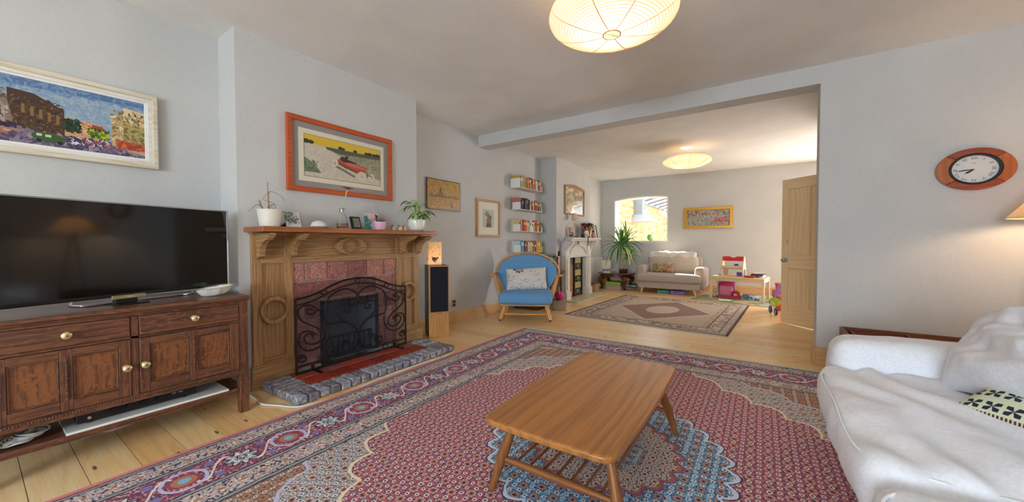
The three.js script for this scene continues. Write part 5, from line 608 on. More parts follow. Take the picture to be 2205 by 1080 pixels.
// ---------- far rug, play mat and toys ----------
function rugGeo(w, d, t) { return new THREE.BoxGeometry(w, t, d).translate(0, t / 2, 0); }
function fringe(parent, len, along, at, out, seed, yy = 0.004) { // knotted white fringe along an edge
  const r = rng(seed), list = [], n = Math.round(len / 0.009); for (let i = 0; i < n; i++) { const a = -len / 2 + len * (i + 0.5) / n, o = 0.03 + 0.025 * r(), sk = 0.02 * (r() - 0.5); const g = new THREE.BoxGeometry(0.006, 0.004, o).translate(0, 0, o / 2).rotateY(sk * 12); if (along === 'z') g.rotateY(out > 0 ? Math.PI / 2 : -Math.PI / 2).translate(at, yy, a); else g.rotateY(out > 0 ? 0 : Math.PI).translate(a, yy, at); list.push(g); }
  const m = M('fringe', list, mat(0xe6e0dc, 0.95), parent, 'white knotted fringe'); m.userData.kind = 'stuff'; return m;
}
{
  const t = dataTex(1024, 1024, (u, v) => { // brown lozenge medallion rug; u along x, v along z
    const X = (u - 0.5) * 2.6, Z = (v - 0.5) * 2.16, e = Math.min(1.3 - Math.abs(X), 1.08 - Math.abs(Z)), n = vnoise(u * 300, v * 300, 300, 300, 3), zig = 0.012 * (((u + v) * 60) % 1 > 0.5 ? 1 : -1);
    const str = Math.sin((X + Math.abs(Z) * 0.8) * 120) > 0 ? 1 : 0; let c;
    if (e < 0.02) c = [110, 86, 80]; else if (e < 0.09) c = n > 0.5 ? [196, 180, 164] : [166, 146, 134]; else if (e < 0.11) c = [138, 114, 108]; else if (e < 0.25) { const k = vnoise(u * 60, v * 60, 60, 60, 8); c = k > 0.62 ? [208, 194, 178] : k > 0.36 ? [176, 154, 144] : [140, 116, 114]; } else if (e < 0.27) c = [124, 96, 88]; else if (e < 0.34) c = n > 0.5 ? [196, 178, 156] : [158, 134, 118];
    else { const d = Math.abs(X) / 0.92 + Math.abs(Z) / 0.7 + zig, q = Math.hypot(X / 0.38, Z / 0.24) + zig; c = q < 1 ? (str ? [200, 186, 166] : [182, 164, 146]) : d < 1 ? (str ? [150, 120, 110] : [134, 104, 96]) : d < 1.04 ? [214, 198, 176] : str ? [204, 190, 168] : [172, 150, 130]; }
    const k = 0.9 + 0.2 * n; return [c[0] * k, c[1] * k, c[2] * k];
  });
  const g = thing('medallion_rug', 'brown and beige lozenge medallion rug in the far room', 'rug', [6.38, 0.0005, -1.33], -0.06); const pm = new THREE.MeshPhysicalMaterial({ map: t, roughness: 0.95, bumpMap: t, bumpScale: 0.002 }), pg = new THREE.BoxGeometry(2.6, 0.01, 2.16).translate(0, 0.005, 0);
  const uv = pg.attributes.uv, ps = pg.attributes.position; for (let i = 0; i < uv.count; i++) uv.setXY(i, ps.getX(i) / 2.6 + 0.5, ps.getZ(i) / 2.16 + 0.5); M('pile', pg, pm, g); for (const z of [1.08, -1.092]) M('side_binding', box(-1.3, 1.3, 0, 0.012, z, z + 0.012), mat(0x3a2624, 0.9), g, 'dark side binding'); fringe(g, 2.16, 'z', -1.3, -1, 151); fringe(g, 2.16, 'z', 1.3, 1, 152);
  const mt = dataTex(256, 256, (u, v) => { const k = vnoise(u * 7, v * 7, 7, 7, 14), l = vnoise(u * 20, v * 20, 20, 20, 15); return k > 0.64 ? [196, 178, 130] : k > 0.5 ? [132, 150, 122] : k > 0.34 ? [168, 178, 160] : l > 0.5 ? [150, 128, 132] : [186, 190, 186]; });
  tag(M('play_mat', rugGeo(1.55, 1.42, 0.008), new THREE.MeshPhysicalMaterial({ map: mt, roughness: 0.8 })), 'green and beige patterned play mat under the toy table', 'play mat'); const pmn = scene.children[scene.children.length - 1]; pmn.position.set(8.53, 0.0005, -0.3); pmn.rotation.y = -0.2;
}
{ // pine activity table
  const TH = -1.726, T0 = [8.40, 0.012, -0.35], t = thing('toy_table', 'low pale pine play table against the end wall', 'play table', T0, TH), B = MAT.birch; // local x runs along the wall, local z into the room
  const at = (x, y, z) => { const v = V(x, y, -z).applyAxisAngle(V(0, 1, 0), TH); return [v.x + T0[0], v.y + T0[1], v.z + T0[2]]; };
  M('top', box(-0.45, 0.45, 0.41, 0.432, -0.3, 0.3, 0.004), B, t); for (const x of [-0.43, 0.43]) for (const z of [-0.28, 0.28]) M('leg', cb(0.042, 0.41, 0.042, x, 0.205, z, 0.004), B, t); M('apron', [box(-0.41, 0.41, 0.35, 0.41, 0.27, 0.29), box(-0.41, 0.41, 0.35, 0.41, -0.29, -0.27), box(-0.44, -0.42, 0.35, 0.41, -0.26, 0.26), box(0.42, 0.44, 0.35, 0.41, -0.26, 0.26)], B, t);
  const h = thing('dolls_house', 'open wooden dolls\' house with a red roof panel on the toy table', 'dolls\' house', at(-0.1, 0.433, -0.02), TH); const side = shape([[-0.14, 0], [0.14, 0], [0.14, 0.16], [0.03, 0.385], [-0.03, 0.385], [-0.14, 0.16]]); const hole = new THREE.Path(); hole.moveTo(-0.09, 0.02); hole.lineTo(-0.09, 0.14); hole.lineTo(0.09, 0.14); hole.lineTo(0.09, 0.02); hole.closePath(); side.holes.push(hole);
  for (const x of [-0.19, 0.175]) M('side_wall', exX(side, x, x + 0.015), B, h); M('floor', [box(-0.175, 0.175, 0, 0.012, -0.13, 0.13), box(-0.175, 0.175, 0.15, 0.165, -0.13, 0.13), box(-0.19, -0.1, 0.012, 0.15, -0.12, -0.1), box(-0.175, 0.175, 0.15, 0.21, 0.115, 0.13)], B, h); const rf = shape([[-0.175, 0.30], [0.175, 0.30], [0.175, 0.385], [0.06, 0.385], [0.04, 0.365], [-0.04, 0.365], [-0.06, 0.385], [-0.175, 0.385]]); M('roof_panel', extr(rf, 0.01).rotateX(0).translate(0, 0, -0.045), mat(0xd82c24, 0.5), h, 'bright red roof panel'); M('roof_panel', extr(rf, 0.01).translate(0, 0, 0.035), mat(0xd82c24, 0.5), h, 'bright red roof panel');
  const toy = (n, l, c, p, list) => { const o = thing(n, l, c, p, TH); for (const [pn, g, m] of list) M(pn, g, m, o); return o; };
  const bl = mat(0x2048a8, 0.4), rd = mat(0xc82828, 0.4), pu = mat(0x6a58b8, 0.5), gr = mat(0x2c8c48, 0.5), ye = mat(0xe0c040, 0.5), pk = mat(0xd02878, 0.5), tq = mat(0x58a8b8, 0.5);
  toy('toy_figure', 'blue toy chair in the upper floor of the dolls\' house', 'toy', at(-0.05, 0.6, 0.0), [['seat', box(-0.035, 0.035, 0, 0.035, -0.03, 0.03, 0.006), bl], ['back', box(-0.035, 0.035, 0.035, 0.075, 0.01, 0.03, 0.006), bl]]);
  toy('toy_sofa', 'purple toy sofa in the lower floor of the dolls\' house', 'toy', at(0.03, 0.446, -0.06), [['seat', box(-0.06, 0.06, 0, 0.035, -0.035, 0.035, 0.008), pu], ['back', box(-0.06, 0.06, 0.035, 0.075, 0.012, 0.035, 0.008), pu]]);
  toy('toy_tray', 'red toy tray lying flat on the play table', 'toy', at(0.2, 0.433, -0.16), [['tray', box(-0.08, 0.08, 0, 0.03, -0.05, 0.05, 0.006), rd], ['rim', box(-0.085, 0.085, 0.03, 0.035, -0.055, 0.055, 0.002), rd]]);
  const cols = [0x6c78a8, 0xc8a088, 0x282428, 0x8c84c0, 0xd8c8b8]; cols.forEach((c, i) => { const b = toy('play_book', `${['slate blue', 'tan', 'black', 'lilac', 'cream'][i]} board book in the pile on the play table`, 'book', at(0.3 + 0.012 * (i % 2), 0.433 + 0.0185 * i, 0.02 - 0.02 * (i % 3)), [['cover', box(-0.1, 0.1, 0, 0.018, -0.075, 0.075, 0.002), mat(c, 0.6)], ['pages', box(-0.096, 0.102, 0.003, 0.015, -0.07, 0.07), MAT.paper]]); b.rotation.y += 0.3 * (i - 2); });
  toy('toy_cup', 'small turquoise toy cup at the left of the play table', 'toy', at(-0.34, 0.433, 0.0), [['cup', lathe([[0, 0], [0.025, 0], [0.032, 0.04], [0.028, 0.04], [0, 0.006]], 18), tq], ['handle', new THREE.TorusGeometry(0.015, 0.004, 6, 14).translate(0.038, 0.02, 0), tq]]);
  const bag = toy('pink_backpack', 'bright pink children\'s backpack standing under the toy table', 'backpack', at(-0.24, -0.001, 0.14), [['body', soft(0.29, 0.34, 0.13, 0.06, { bulge: [0.01, 0.02, 0.02], seg: 16 }).translate(0, 0.17, 0), pk], ['pocket', soft(0.24, 0.2, 0.06, 0.025, { seg: 10 }).translate(0, 0.13, 0.08), mat(0xe888a8, 0.5)], ['zip', tube([[-0.14, 0.1, 0.066], [-0.13, 0.28, 0.066], [0, 0.325, 0.06], [0.13, 0.28, 0.066], [0.14, 0.1, 0.066]], 0.005, 30, 6), tq], ['handle', new THREE.TorusGeometry(0.03, 0.007, 6, 14, Math.PI).translate(0, 0.335, 0), pk]]);
  toy('red_toy_bag', 'small red rounded toy case under the toy table', 'toy case', at(-0.06, -0.003, 0.02), [['body', soft(0.16, 0.14, 0.09, 0.04, { seg: 12 }).translate(0, 0.07, 0), rd], ['badge', new THREE.SphereGeometry(0.03, 14, 8).scale(1, 0.8, 0.2).translate(0, 0.075, 0.045), mat(0xd8c8d0, 0.5)], ['handle', new THREE.TorusGeometry(0.025, 0.006, 6, 14, Math.PI).translate(0, 0.135, 0), rd]]);
  const w = (x, z) => cyl([x, 0.02, z - 0.012], [x, 0.02, z + 0.012], 0.02, 0.02, 14);
  toy('toy_truck', 'blue plastic toy truck on the play mat under the table', 'toy truck', at(0.13, -0.003, -0.02), [['body', [box(-0.1, 0.1, 0.02, 0.06, -0.045, 0.045, 0.008)], mat(0x2878c8, 0.4)], ['load', [box(-0.085, 0.06, 0.06, 0.085, -0.035, 0.035, 0.006)], tq], ['roof', box(-0.06, 0.03, 0.085, 0.1, -0.03, 0.03, 0.004), rd], ['wheel', w(-0.06, -0.045), ye], ['wheel', w(0.06, -0.045), ye], ['wheel', w(-0.06, 0.045), ye], ['wheel', w(0.06, 0.045), ye]]);
  toy('red_play_tray', 'long flat pinkish red toy track under the toy table', 'toy', at(-0.18, -0.003, -0.05), [['track', box(-0.2, 0.2, 0, 0.03, -0.05, 0.03, 0.006), mat(0xc83850, 0.5)], ['lip', box(-0.2, 0.2, 0.03, 0.045, 0.02, 0.03, 0.003), mat(0xc83850, 0.5)]]);
  toy('toy_block_car', 'small turquoise toy car under the right of the toy table', 'toy car', at(0.3, -0.003, -0.02), [['body', box(-0.04, 0.04, 0.012, 0.04, -0.025, 0.025, 0.008), tq], ['cabin', box(-0.02, 0.02, 0.04, 0.062, -0.02, 0.02, 0.006), mat(0xe0e0d0, 0.4)], ['wheel', cyl([-0.025, 0.012, -0.03], [-0.025, 0.012, 0.03], 0.012), MAT.black], ['wheel', cyl([0.025, 0.012, -0.03], [0.025, 0.012, 0.03], 0.012), MAT.black]]);
  // doll's pram beside the door
  const p = thing('dolls_pram', 'toy pram with navy wheels and bright soft toys beside the pine door', 'toy pram', [6.98, 0, 0.27], 0.3);
  for (const [x, z] of [[-0.09, -0.11], [0.13, -0.11], [-0.09, 0.11], [0.13, 0.11]]) { const wh = M('wheel', new THREE.TorusGeometry(0.045, 0.012, 8, 22).translate(x, 0.057, z), mat(0x1c2c58, 0.5), p, 'navy spoked wheel'); M('hub', cyl([x, 0.057, z - 0.008], [x, 0.057, z + 0.008], 0.036, 0.036, 18), mat(0x8c98b8, 0.5), wh); }
  M('frame', [cyl([-0.09, 0.057, -0.11], [0.13, 0.22, -0.1], 0.007), cyl([-0.09, 0.057, 0.11], [0.13, 0.22, 0.1], 0.007), cyl([0.13, 0.057, -0.11], [-0.06, 0.3, -0.1], 0.007), cyl([0.13, 0.057, 0.11], [-0.06, 0.3, 0.1], 0.007), cyl([-0.06, 0.3, -0.1], [-0.06, 0.3, 0.1], 0.007)], mat(0xe8e4f0, 0.4), p); M('seat', soft(0.2, 0.16, 0.2, 0.05, { seg: 12, wr: 0.01 }).translate(0.03, 0.31, 0), mat(0xe868a0, 0.7), p); M('hood', taperTube([[-0.05, 0.3, -0.1], [-0.1, 0.45, -0.06], [-0.08, 0.48, 0.06]], () => 0.03, 14, 10), mat(0xb890d0, 0.7), p, 'lilac fabric hood');
  const sb = thing('soft_ball', 'lime green soft toy resting on the toy pram frame', 'soft toy', [6.90, 0.125, 0.175]); M('body', sph(0.075, 0, 0.075, 0, 1, 0.95, 1, 20, 14), mat(0xb0cc30, 0.8), sb); M('face', sph(0.04, -0.05, 0.06, -0.02, 0.7, 1, 1, 14, 10), mat(0xe0c8a0, 0.8), sb);
  tag(M('red_toy_bin', [box(-0.08, 0.08, 0, 0.43, -0.08, 0.08, 0.01), box(-0.09, 0.09, 0.41, 0.44, -0.09, 0.09, 0.006)], mat(0xd83828, 0.5)), 'tall red plastic toy bin behind the pram', 'bin'); const rb = scene.children[scene.children.length - 1]; rb.position.set(7.45, 0, 0.28);
  tag(M('green_toy_crate', [box(-0.1, 0.1, 0, 0.16, -0.07, 0.07, 0.008), box(-0.11, 0.11, 0.14, 0.17, -0.08, 0.08, 0.004)], mat(0x1f5a34, 0.5)), 'dark green toy crate beside the play table leg', 'crate'); const gc = scene.children[scene.children.length - 1]; gc.position.set(8.35, 0.009, 0.27);
}

// ---------- pendant lanterns ----------
{
  const R = 0.375, B = 0.112, prof = []; for (let i = 0; i <= 40; i++) { const a = -Math.PI / 2 + 0.135 + (Math.PI - 0.27) * i / 40; prof.push([R * Math.cos(a), B * Math.sin(a)]); }
  const paper = new THREE.MeshPhysicalMaterial({ color: 0xfff6e8, roughness: 1, transmission: 0.6, thickness: 0, side: THREE.DoubleSide }), wire = mat(0xd8b890, 0.7);
  const L = thing('pendant_lantern', 'large round white paper lantern pendant above the coffee table', 'pendant lamp', [2.2, 2.47, -0.76], 0, 'paper lantern pendants');
  M('shade', lathe(prof, 72), paper, L, 'glowing translucent white shade');
  const rings = []; for (let i = 2; i < 40; i++) { const [r, y] = prof[i]; rings.push(new THREE.TorusGeometry(r + 0.0005, 0.0011, 4, 60).rotateX(Math.PI / 2).translate(0, y, 0)); } M('wire_hoops', rings, wire, L);
  for (let k = 0; k < 8; k++) M('rib', taperTube(prof.filter((_, i) => i % 2 === 0).map(([r, y]) => [r * 0.997 * Math.cos(k * 0.7854), y, r * 0.997 * Math.sin(k * 0.7854)]), () => 0.0028, 40, 5), wire, L);
  M('bottom_ring', [new THREE.TorusGeometry(0.051, 0.0035, 6, 36).rotateX(Math.PI / 2).translate(0, -B * 0.99, 0), cyl([-0.04, -B, -0.03], [0.04, -B, 0.03], 0.002)], mat(0x8a7458, 0.5), L); M('top_ring', new THREE.TorusGeometry(0.051, 0.0035, 6, 36).rotateX(Math.PI / 2).translate(0, B * 0.99, 0), mat(0x8a7458, 0.5), L);
  M('cord', cyl([0, 0.02, 0], [0, Yc - 2.47 - 0.012, 0], 0.004), MAT.cable, L); M('ceiling_rose', lathe([[0, Yc - 2.47], [0.055, Yc - 2.47], [0.055, Yc - 2.485], [0.02, Yc - 2.492], [0, Yc - 2.492]], 28), MAT.white, L); M('bulb', sph(0.034, 0, -0.02, 0, 1, 1.15, 1), new THREE.MeshPhysicalMaterial({ color: 0xfff4e0, emissive: 0xffd8a0, emissiveIntensity: 8 }), L);
  const c = dup(L, [6.82, 2.47, -1.06], 0.3, 'round white paper lantern pendant hanging in the far room');
  for (const [o, k] of [[L, 0.8], [c, 0.7]]) { const p = new THREE.PointLight(0xffe0b8, k); p.position.set(0, -0.02, 0); p.castShadow = true; p.shadow.radius = 1.5; o.add(p); }
}

// ---------- wall clock ----------
{
  const c = thing('wall_clock', 'oval wooden wall clock with white roman numeral dial on the wall stub', 'clock', [Xn, 1.664, 1.3275], -Math.PI / 2), rx = 0.2025, ry = 0.158, ix = 0.132, iy = 0.113;
  const seg = (a0, a1, m) => { const s = new THREE.Shape(); s.absellipse(0, 0, rx, ry, a0, a1, false); s.absellipse(0, 0, ix, iy, a1, a0, true); s.closePath(); M('rim_segment', extr(s, 0.035, 0.006, 24), m, c); };
  const red = wood([168, 76, 40], [110, 40, 22], 47, { rough: 0.3, clear: 0.5 }), tan = wood([196, 108, 48], [152, 74, 30], 48, { rough: 0.3, clear: 0.5 }); seg(0.75, 2.39, red); seg(2.39, 3.89, tan); seg(3.89, 5.53, red); seg(5.53, 7.03, tan);
  M('bezel', [ellipseRing(0.136, 0.117, 0.121, 0.103, 0.042, 0.004)], MAT.blackSatin, c, 'thin dark bezel'); const s = new THREE.Shape(); s.absellipse(0, 0, 0.125, 0.107, 0, Math.PI * 2);
  const dt = canvasTex(256, 256, (g) => { g.fillStyle = '#e9e7e3'; g.fillRect(0, 0, 256, 256); g.fillStyle = '#26262c'; g.textAlign = 'center'; g.textBaseline = 'middle'; g.font = '26px serif'; ['XII', 'I', 'II', 'III', 'IIII', 'V', 'VI', 'VII', 'VIII', 'IX', 'X', 'XI'].forEach((n, i) => { g.save(); g.translate(128, 128); g.rotate(i * Math.PI / 6); g.translate(0, -100); g.fillText(n, 0, 0); g.restore(); }); g.fillStyle = '#b8a888'; g.fillRect(114, 68, 28, 4); g.fillRect(118, 78, 20, 3); });
  const dg = extr(s, 0.012, 0, 40), u = dg.attributes.uv, p = dg.attributes.position; for (let i = 0; i < u.count; i++) u.setXY(i, p.getX(i) / 0.25 + 0.5, p.getY(i) / 0.214 + 0.5); M('dial', dg, new THREE.MeshPhysicalMaterial({ map: dt, roughness: 0.4 }), c, 'white dial with roman numerals');
  const hand = (ang, len, w, n) => { const x = Math.sin(ang) * len * 1.15, y = Math.cos(ang) * len, nx = y / len * w, ny = -x / (len * 1.15) * w; M(n, extr(shape([[nx * 0.5, ny * 0.5], [x * 0.62 + nx, y * 0.62 + ny], [x, y], [x * 0.62 - nx, y * 0.62 - ny], [-nx * 0.5, -ny * 0.5]]), 0.002).translate(0, 0, n === 'hour_hand' ? 0.014 : 0.018), MAT.black, c); };
  hand((7.73 / 12) * 6.2832, 0.055, 0.007, 'hour_hand'); hand((43.8 / 60) * 6.2832, 0.088, 0.004, 'minute_hand'); M('hub', cyl([0, 0, 0.012], [0, 0, 0.023], 0.006), MAT.brass, c);
}
// ---------- floor lamp ----------
{
  const l = thing('floor_lamp', 'tripod floor lamp with a lit cream cone shade in the corner behind the sofa', 'floor lamp', [3.92, 0, 1.64]);
  const sh = lathe([[0.27, 0], [0.105, 0.22], [0.103, 0.22], [0.267, 0]], 48).translate(0, 1.275, 0); M('shade', sh, new THREE.MeshPhysicalMaterial({ color: 0xfbe6c4, roughness: 1, transmission: 0.55, thickness: 0, side: THREE.DoubleSide }), l, 'lit cream cone shade'); M('rim', new THREE.TorusGeometry(0.27, 0.004, 6, 48).rotateX(Math.PI / 2).translate(0, 1.275, 0), mat(0xf0dcb0, 0.7), l);
  for (let k = 0; k < 3; k++) { const a = k * 2.094 + 0.4; M('leg', cyl([0.03 * Math.cos(a), 1.22, 0.03 * Math.sin(a)], [0.22 * Math.cos(a), 0, 0.22 * Math.sin(a)], 0.012, 0.01), MAT.mahog, l); } M('head', [cyl([0, 1.2, 0], [0, 1.3, 0], 0.035, 0.025), cyl([-0.1, 1.49, 0], [0.1, 1.49, 0], 0.002), cyl([0, 1.3, 0], [0, 1.49, 0], 0.004)], MAT.mahog, l); M('bulb', sph(0.03, 0, 1.37, 0), new THREE.MeshPhysicalMaterial({ color: 0xfff0d0, emissive: 0xffcf90, emissiveIntensity: 8 }), l);
  const p = new THREE.PointLight(0xffd8aa, 0.55); p.shadow.radius = 3; p.position.set(0, 1.37, 0); p.castShadow = true; l.add(p);
}
{ // low open rack against the wall stub
  const k = thing('magazine_rack', 'low open topped teak rack with dividers between sofa arm and wall', 'rack', [4.255, 0.0125, 0.57]), T = MAT.teak; // runs along z, x negative is towards the sofa
  M('end_panel', box(-0.42, -0.005, 0.0, 0.37, 0, 0.02, 0.004), T, k); M('end_panel', box(-0.42, -0.005, 0.0, 0.37, 1.2, 1.22, 0.004), T, k); M('back_panel', box(-0.02, 0, 0.05, 0.37, 0.02, 1.2), T, k); M('front_panel', box(-0.42, -0.4, 0.05, 0.3, 0.02, 1.2), T, k); M('divider', box(-0.4, -0.02, 0.05, 0.355, 0.4, 0.418, 0.003), T, k); M('divider', box(-0.4, -0.02, 0.05, 0.35, 0.06, 0.078, 0.003), T, k); M('tray', box(-0.4, -0.02, 0.30, 0.315, 0.418, 1.2), T, k); M('bottom', box(-0.4, -0.02, 0.05, 0.065, 0.02, 1.2), T, k);
}

// ---------- white sofa ----------
function lay(o, pos, yaw, lean, roll) { // cushion in the sofa: bottom edge turned by yaw, leaning back, rolled in its own plane (degrees)
  const l = lean * Math.PI / 180, p = roll * Math.PI / 180, w = V(-Math.cos(yaw), 0, Math.sin(yaw)), u = V(0, Math.cos(l), 0).addScaledVector(V(Math.sin(yaw), 0, Math.cos(yaw)), Math.sin(l));
  const a = w.clone().multiplyScalar(Math.cos(p)).addScaledVector(u, Math.sin(p)), b = w.clone().multiplyScalar(-Math.sin(p)).addScaledVector(u, Math.cos(p));
  o.quaternion.setFromRotationMatrix(new THREE.Matrix4().makeBasis(a, b, a.clone().cross(b))); o.position.set(...pos);
}
{
  const w = cloth([247, 247, 252], 58, { amp: 0.035, su: 0.4, bump: 0.002, sheen: 0.1 });
  const s = thing('white_sofa', 'white loose covered sofa along the right of the large rug', 'sofa', [1.42, 0.022, 0.78]); // faces the fireplace, local -z
  M('base', soft(2.5, 0.3, 0.88, 0.03, { wr: 0.006, freq: 4, seg: 40 }).translate(-0.02, 0.165, 0.0), w, s); M('arm', soft(0.27, 0.58, 0.9, 0.075, { bulge: [0.02, 0.015, 0.02], wr: 0.008, freq: 5, seg: 30 }).translate(1.19, 0.305, -0.01), w, s); M('arm', soft(0.27, 0.58, 0.9, 0.075, { bulge: [0.02, 0.015, 0.02], wr: 0.008, freq: 5, seg: 30 }).translate(-1.34, 0.305, -0.01), w, s);
  M('back', soft(2.4, 0.55, 0.24, 0.08, { wr: 0.006, seg: 30 }).translate(-0.07, 0.36, 0.36), w, s);
  const sc = (x0, x1, seed, n) => { const g = soft(x1 - x0, 0.2, 0.78, 0.07, { bulge: [0.012, 0.018, 0.02], wr: 0.011, freq: 4.2, seg: 48, seed }), p = g.attributes.position; for (let i = 0; i < p.count; i++) { const y = p.getY(i); if (y > 0.05) { const x = p.getX(i), z = p.getZ(i), f = perlin.noise(x * 1.6 + z * 3.6 + seed, z * 1.2 - x * 1.1, seed) ; p.setY(i, y + 0.012 * Math.sin((x * 0.9 + z * 2.2) * 14 + 6 * f) * sstep(0.05, 0.09, y) * (0.35 + 0.65 * sstep(-0.1, 0.4, f + 0.2))); } } g.computeVertexNormals(); const m = M('seat_cushion', g.translate((x0 + x1) / 2, 0.37, -0.14), w, s); return m; };
  sc(0.0, 1.065, 3, 0); sc(-1.18, -0.03, 8, 1);
  const pip = (x0, x1) => { const a = x0 + 0.045, b = x1 - 0.045, z0 = -0.515, z1 = 0.2; M('piping', tube([[b, 0.45, z1], [b, 0.452, z0 + 0.08], [b - 0.06, 0.452, z0], [(a + b) / 2, 0.455, z0 - 0.015], [a + 0.06, 0.452, z0], [a, 0.452, z0 + 0.07], [a - 0.005, 0.452, z1]], 0.0045, 90, 6), w, s); }; pip(0.0, 1.065); pip(-1.18, -0.03);
  const bp = one('back_pillow', 'large white loose pillow leaning at the far end of the sofa', 'pillow', pillow(1.0, 0.38, 0.24, { pinch: 0.02, wr: 0.035, seed: 4, seg: 36 }), w); lay(bp, [1.979, 0.76, 0.83], 0, 30, 18);
  const t = canvasTex(400, 400, (g, W, H) => { g.fillStyle = '#d9dcb8'; g.fillRect(0, 0, W, H); g.fillStyle = '#23263a'; for (let j = 0; j < 9; j++) for (let i = 0; i < 9; i++) { const x = i * 46 + (j % 2) * 23, y = j * 46; for (const [a, b] of [[-1, -1], [1, -1], [-1, 1], [1, 1]]) poly(g, '#23263a', [[x, y], [x + a * 18, y + b * 4], [x + a * 18, y + b * 13], [x + a * 6, y + b * 13]]); } g.fillStyle = '#d9dcb8'; g.beginPath(); g.arc(200, 200, 120, 0, 7); g.fill(); for (let k = 0; k < 48; k++) { g.save(); g.translate(200, 200); g.rotate(k * 0.1309); g.fillStyle = '#5a2028'; g.fillRect(112, -4, 20, 7); g.restore(); } g.fillStyle = '#2a2c3a'; g.beginPath(); g.arc(200, 200, 96, 0, 7); g.fill(); g.fillStyle = '#6c6264'; g.beginPath(); g.arc(200, 200, 76, 0, 7); g.fill(); for (let k = 0; k < 44; k++) { const a = k * 9.1; g.fillStyle = '#5a2028'; g.fillRect(a, 0, 5, 14); g.fillRect(a, 386, 5, 14); g.fillRect(0, a, 14, 5); g.fillRect(386, a, 14, 5); } });
  const pc = one('patterned_cushion', 'cream and navy geometric scatter cushion on the white sofa seat', 'cushion', pillow(0.48, 0.48, 0.15, { pinch: 0.05 }), new THREE.MeshPhysicalMaterial({ map: t, roughness: 0.9 })); lay(pc, [1.985, 0.60, 0.90], 0.6, 63, 0);
}

// ---------- coffee table ----------
{
  const c = thing('coffee_table', 'low elm coffee table with splayed legs and a spindle rack on the large rug', 'coffee table', [1.775, 0.017, -0.69]), E = MAT.elm, h = 0.367;
  const s = new THREE.Shape(), L = 0.572, Wd = 0.298, r = 0.06; s.moveTo(-L + r, -Wd + 0.012); s.quadraticCurveTo(0, -Wd - 0.014, L - r, -Wd + 0.012); s.quadraticCurveTo(L - 0.006, -Wd + 0.02, L - 0.004, -Wd + r + 0.01); s.quadraticCurveTo(L + 0.012, 0, L - 0.004, Wd - r - 0.01); s.quadraticCurveTo(L - 0.006, Wd - 0.02, L - r, Wd - 0.012); s.quadraticCurveTo(0, Wd + 0.014, -L + r, Wd - 0.012); s.quadraticCurveTo(-L + 0.006, Wd - 0.02, -L + 0.004, Wd - r - 0.01); s.quadraticCurveTo(-L - 0.012, 0, -L + 0.004, -Wd + r + 0.01); s.quadraticCurveTo(-L + 0.006, -Wd + 0.02, -L + r, -Wd + 0.012);
  M('tabletop', new THREE.ExtrudeGeometry(s, { depth: 0.012, bevelEnabled: true, bevelThickness: 0.009, bevelSize: 0.014, bevelOffset: -0.014, bevelSegments: 4, curveSegments: 16 }).rotateX(-Math.PI / 2).translate(0, h - 0.021, 0), E, c);
  const D = wood([150, 92, 42], [96, 54, 24], 49, { rough: 0.35, clear: 0.4 });
  for (const x of [-1, 1]) for (const z of [-1, 1]) M('leg', taperTube([[x * 0.405, h - 0.03, z * 0.205], [x * 0.44, h * 0.5, z * 0.25], [x * 0.478, 0, z * 0.298]], (t) => (t < 0.55 ? mix(0.017, 0.0245, t / 0.55) : mix(0.0245, 0.014, (t - 0.55) / 0.45)), 18, 14), D, c);
  for (const x of [-1, 1]) M('end_rail', taperTube([[x * 0.447, 0.14, -0.258], [x * 0.447, 0.14, 0], [x * 0.447, 0.14, 0.258]], (t) => 0.011 + 0.006 * Math.sin(t * Math.PI), 18, 10), D, c);
  for (let i = 0; i < 7; i++) { const z = -0.19 + i * 0.0635; M('rack_spindle', taperTube([[-0.445, 0.14, z], [0, 0.14, z], [0.445, 0.14, z]], (t) => 0.0055 + 0.0025 * Math.sin(t * Math.PI), 14, 8), D, c); }
}

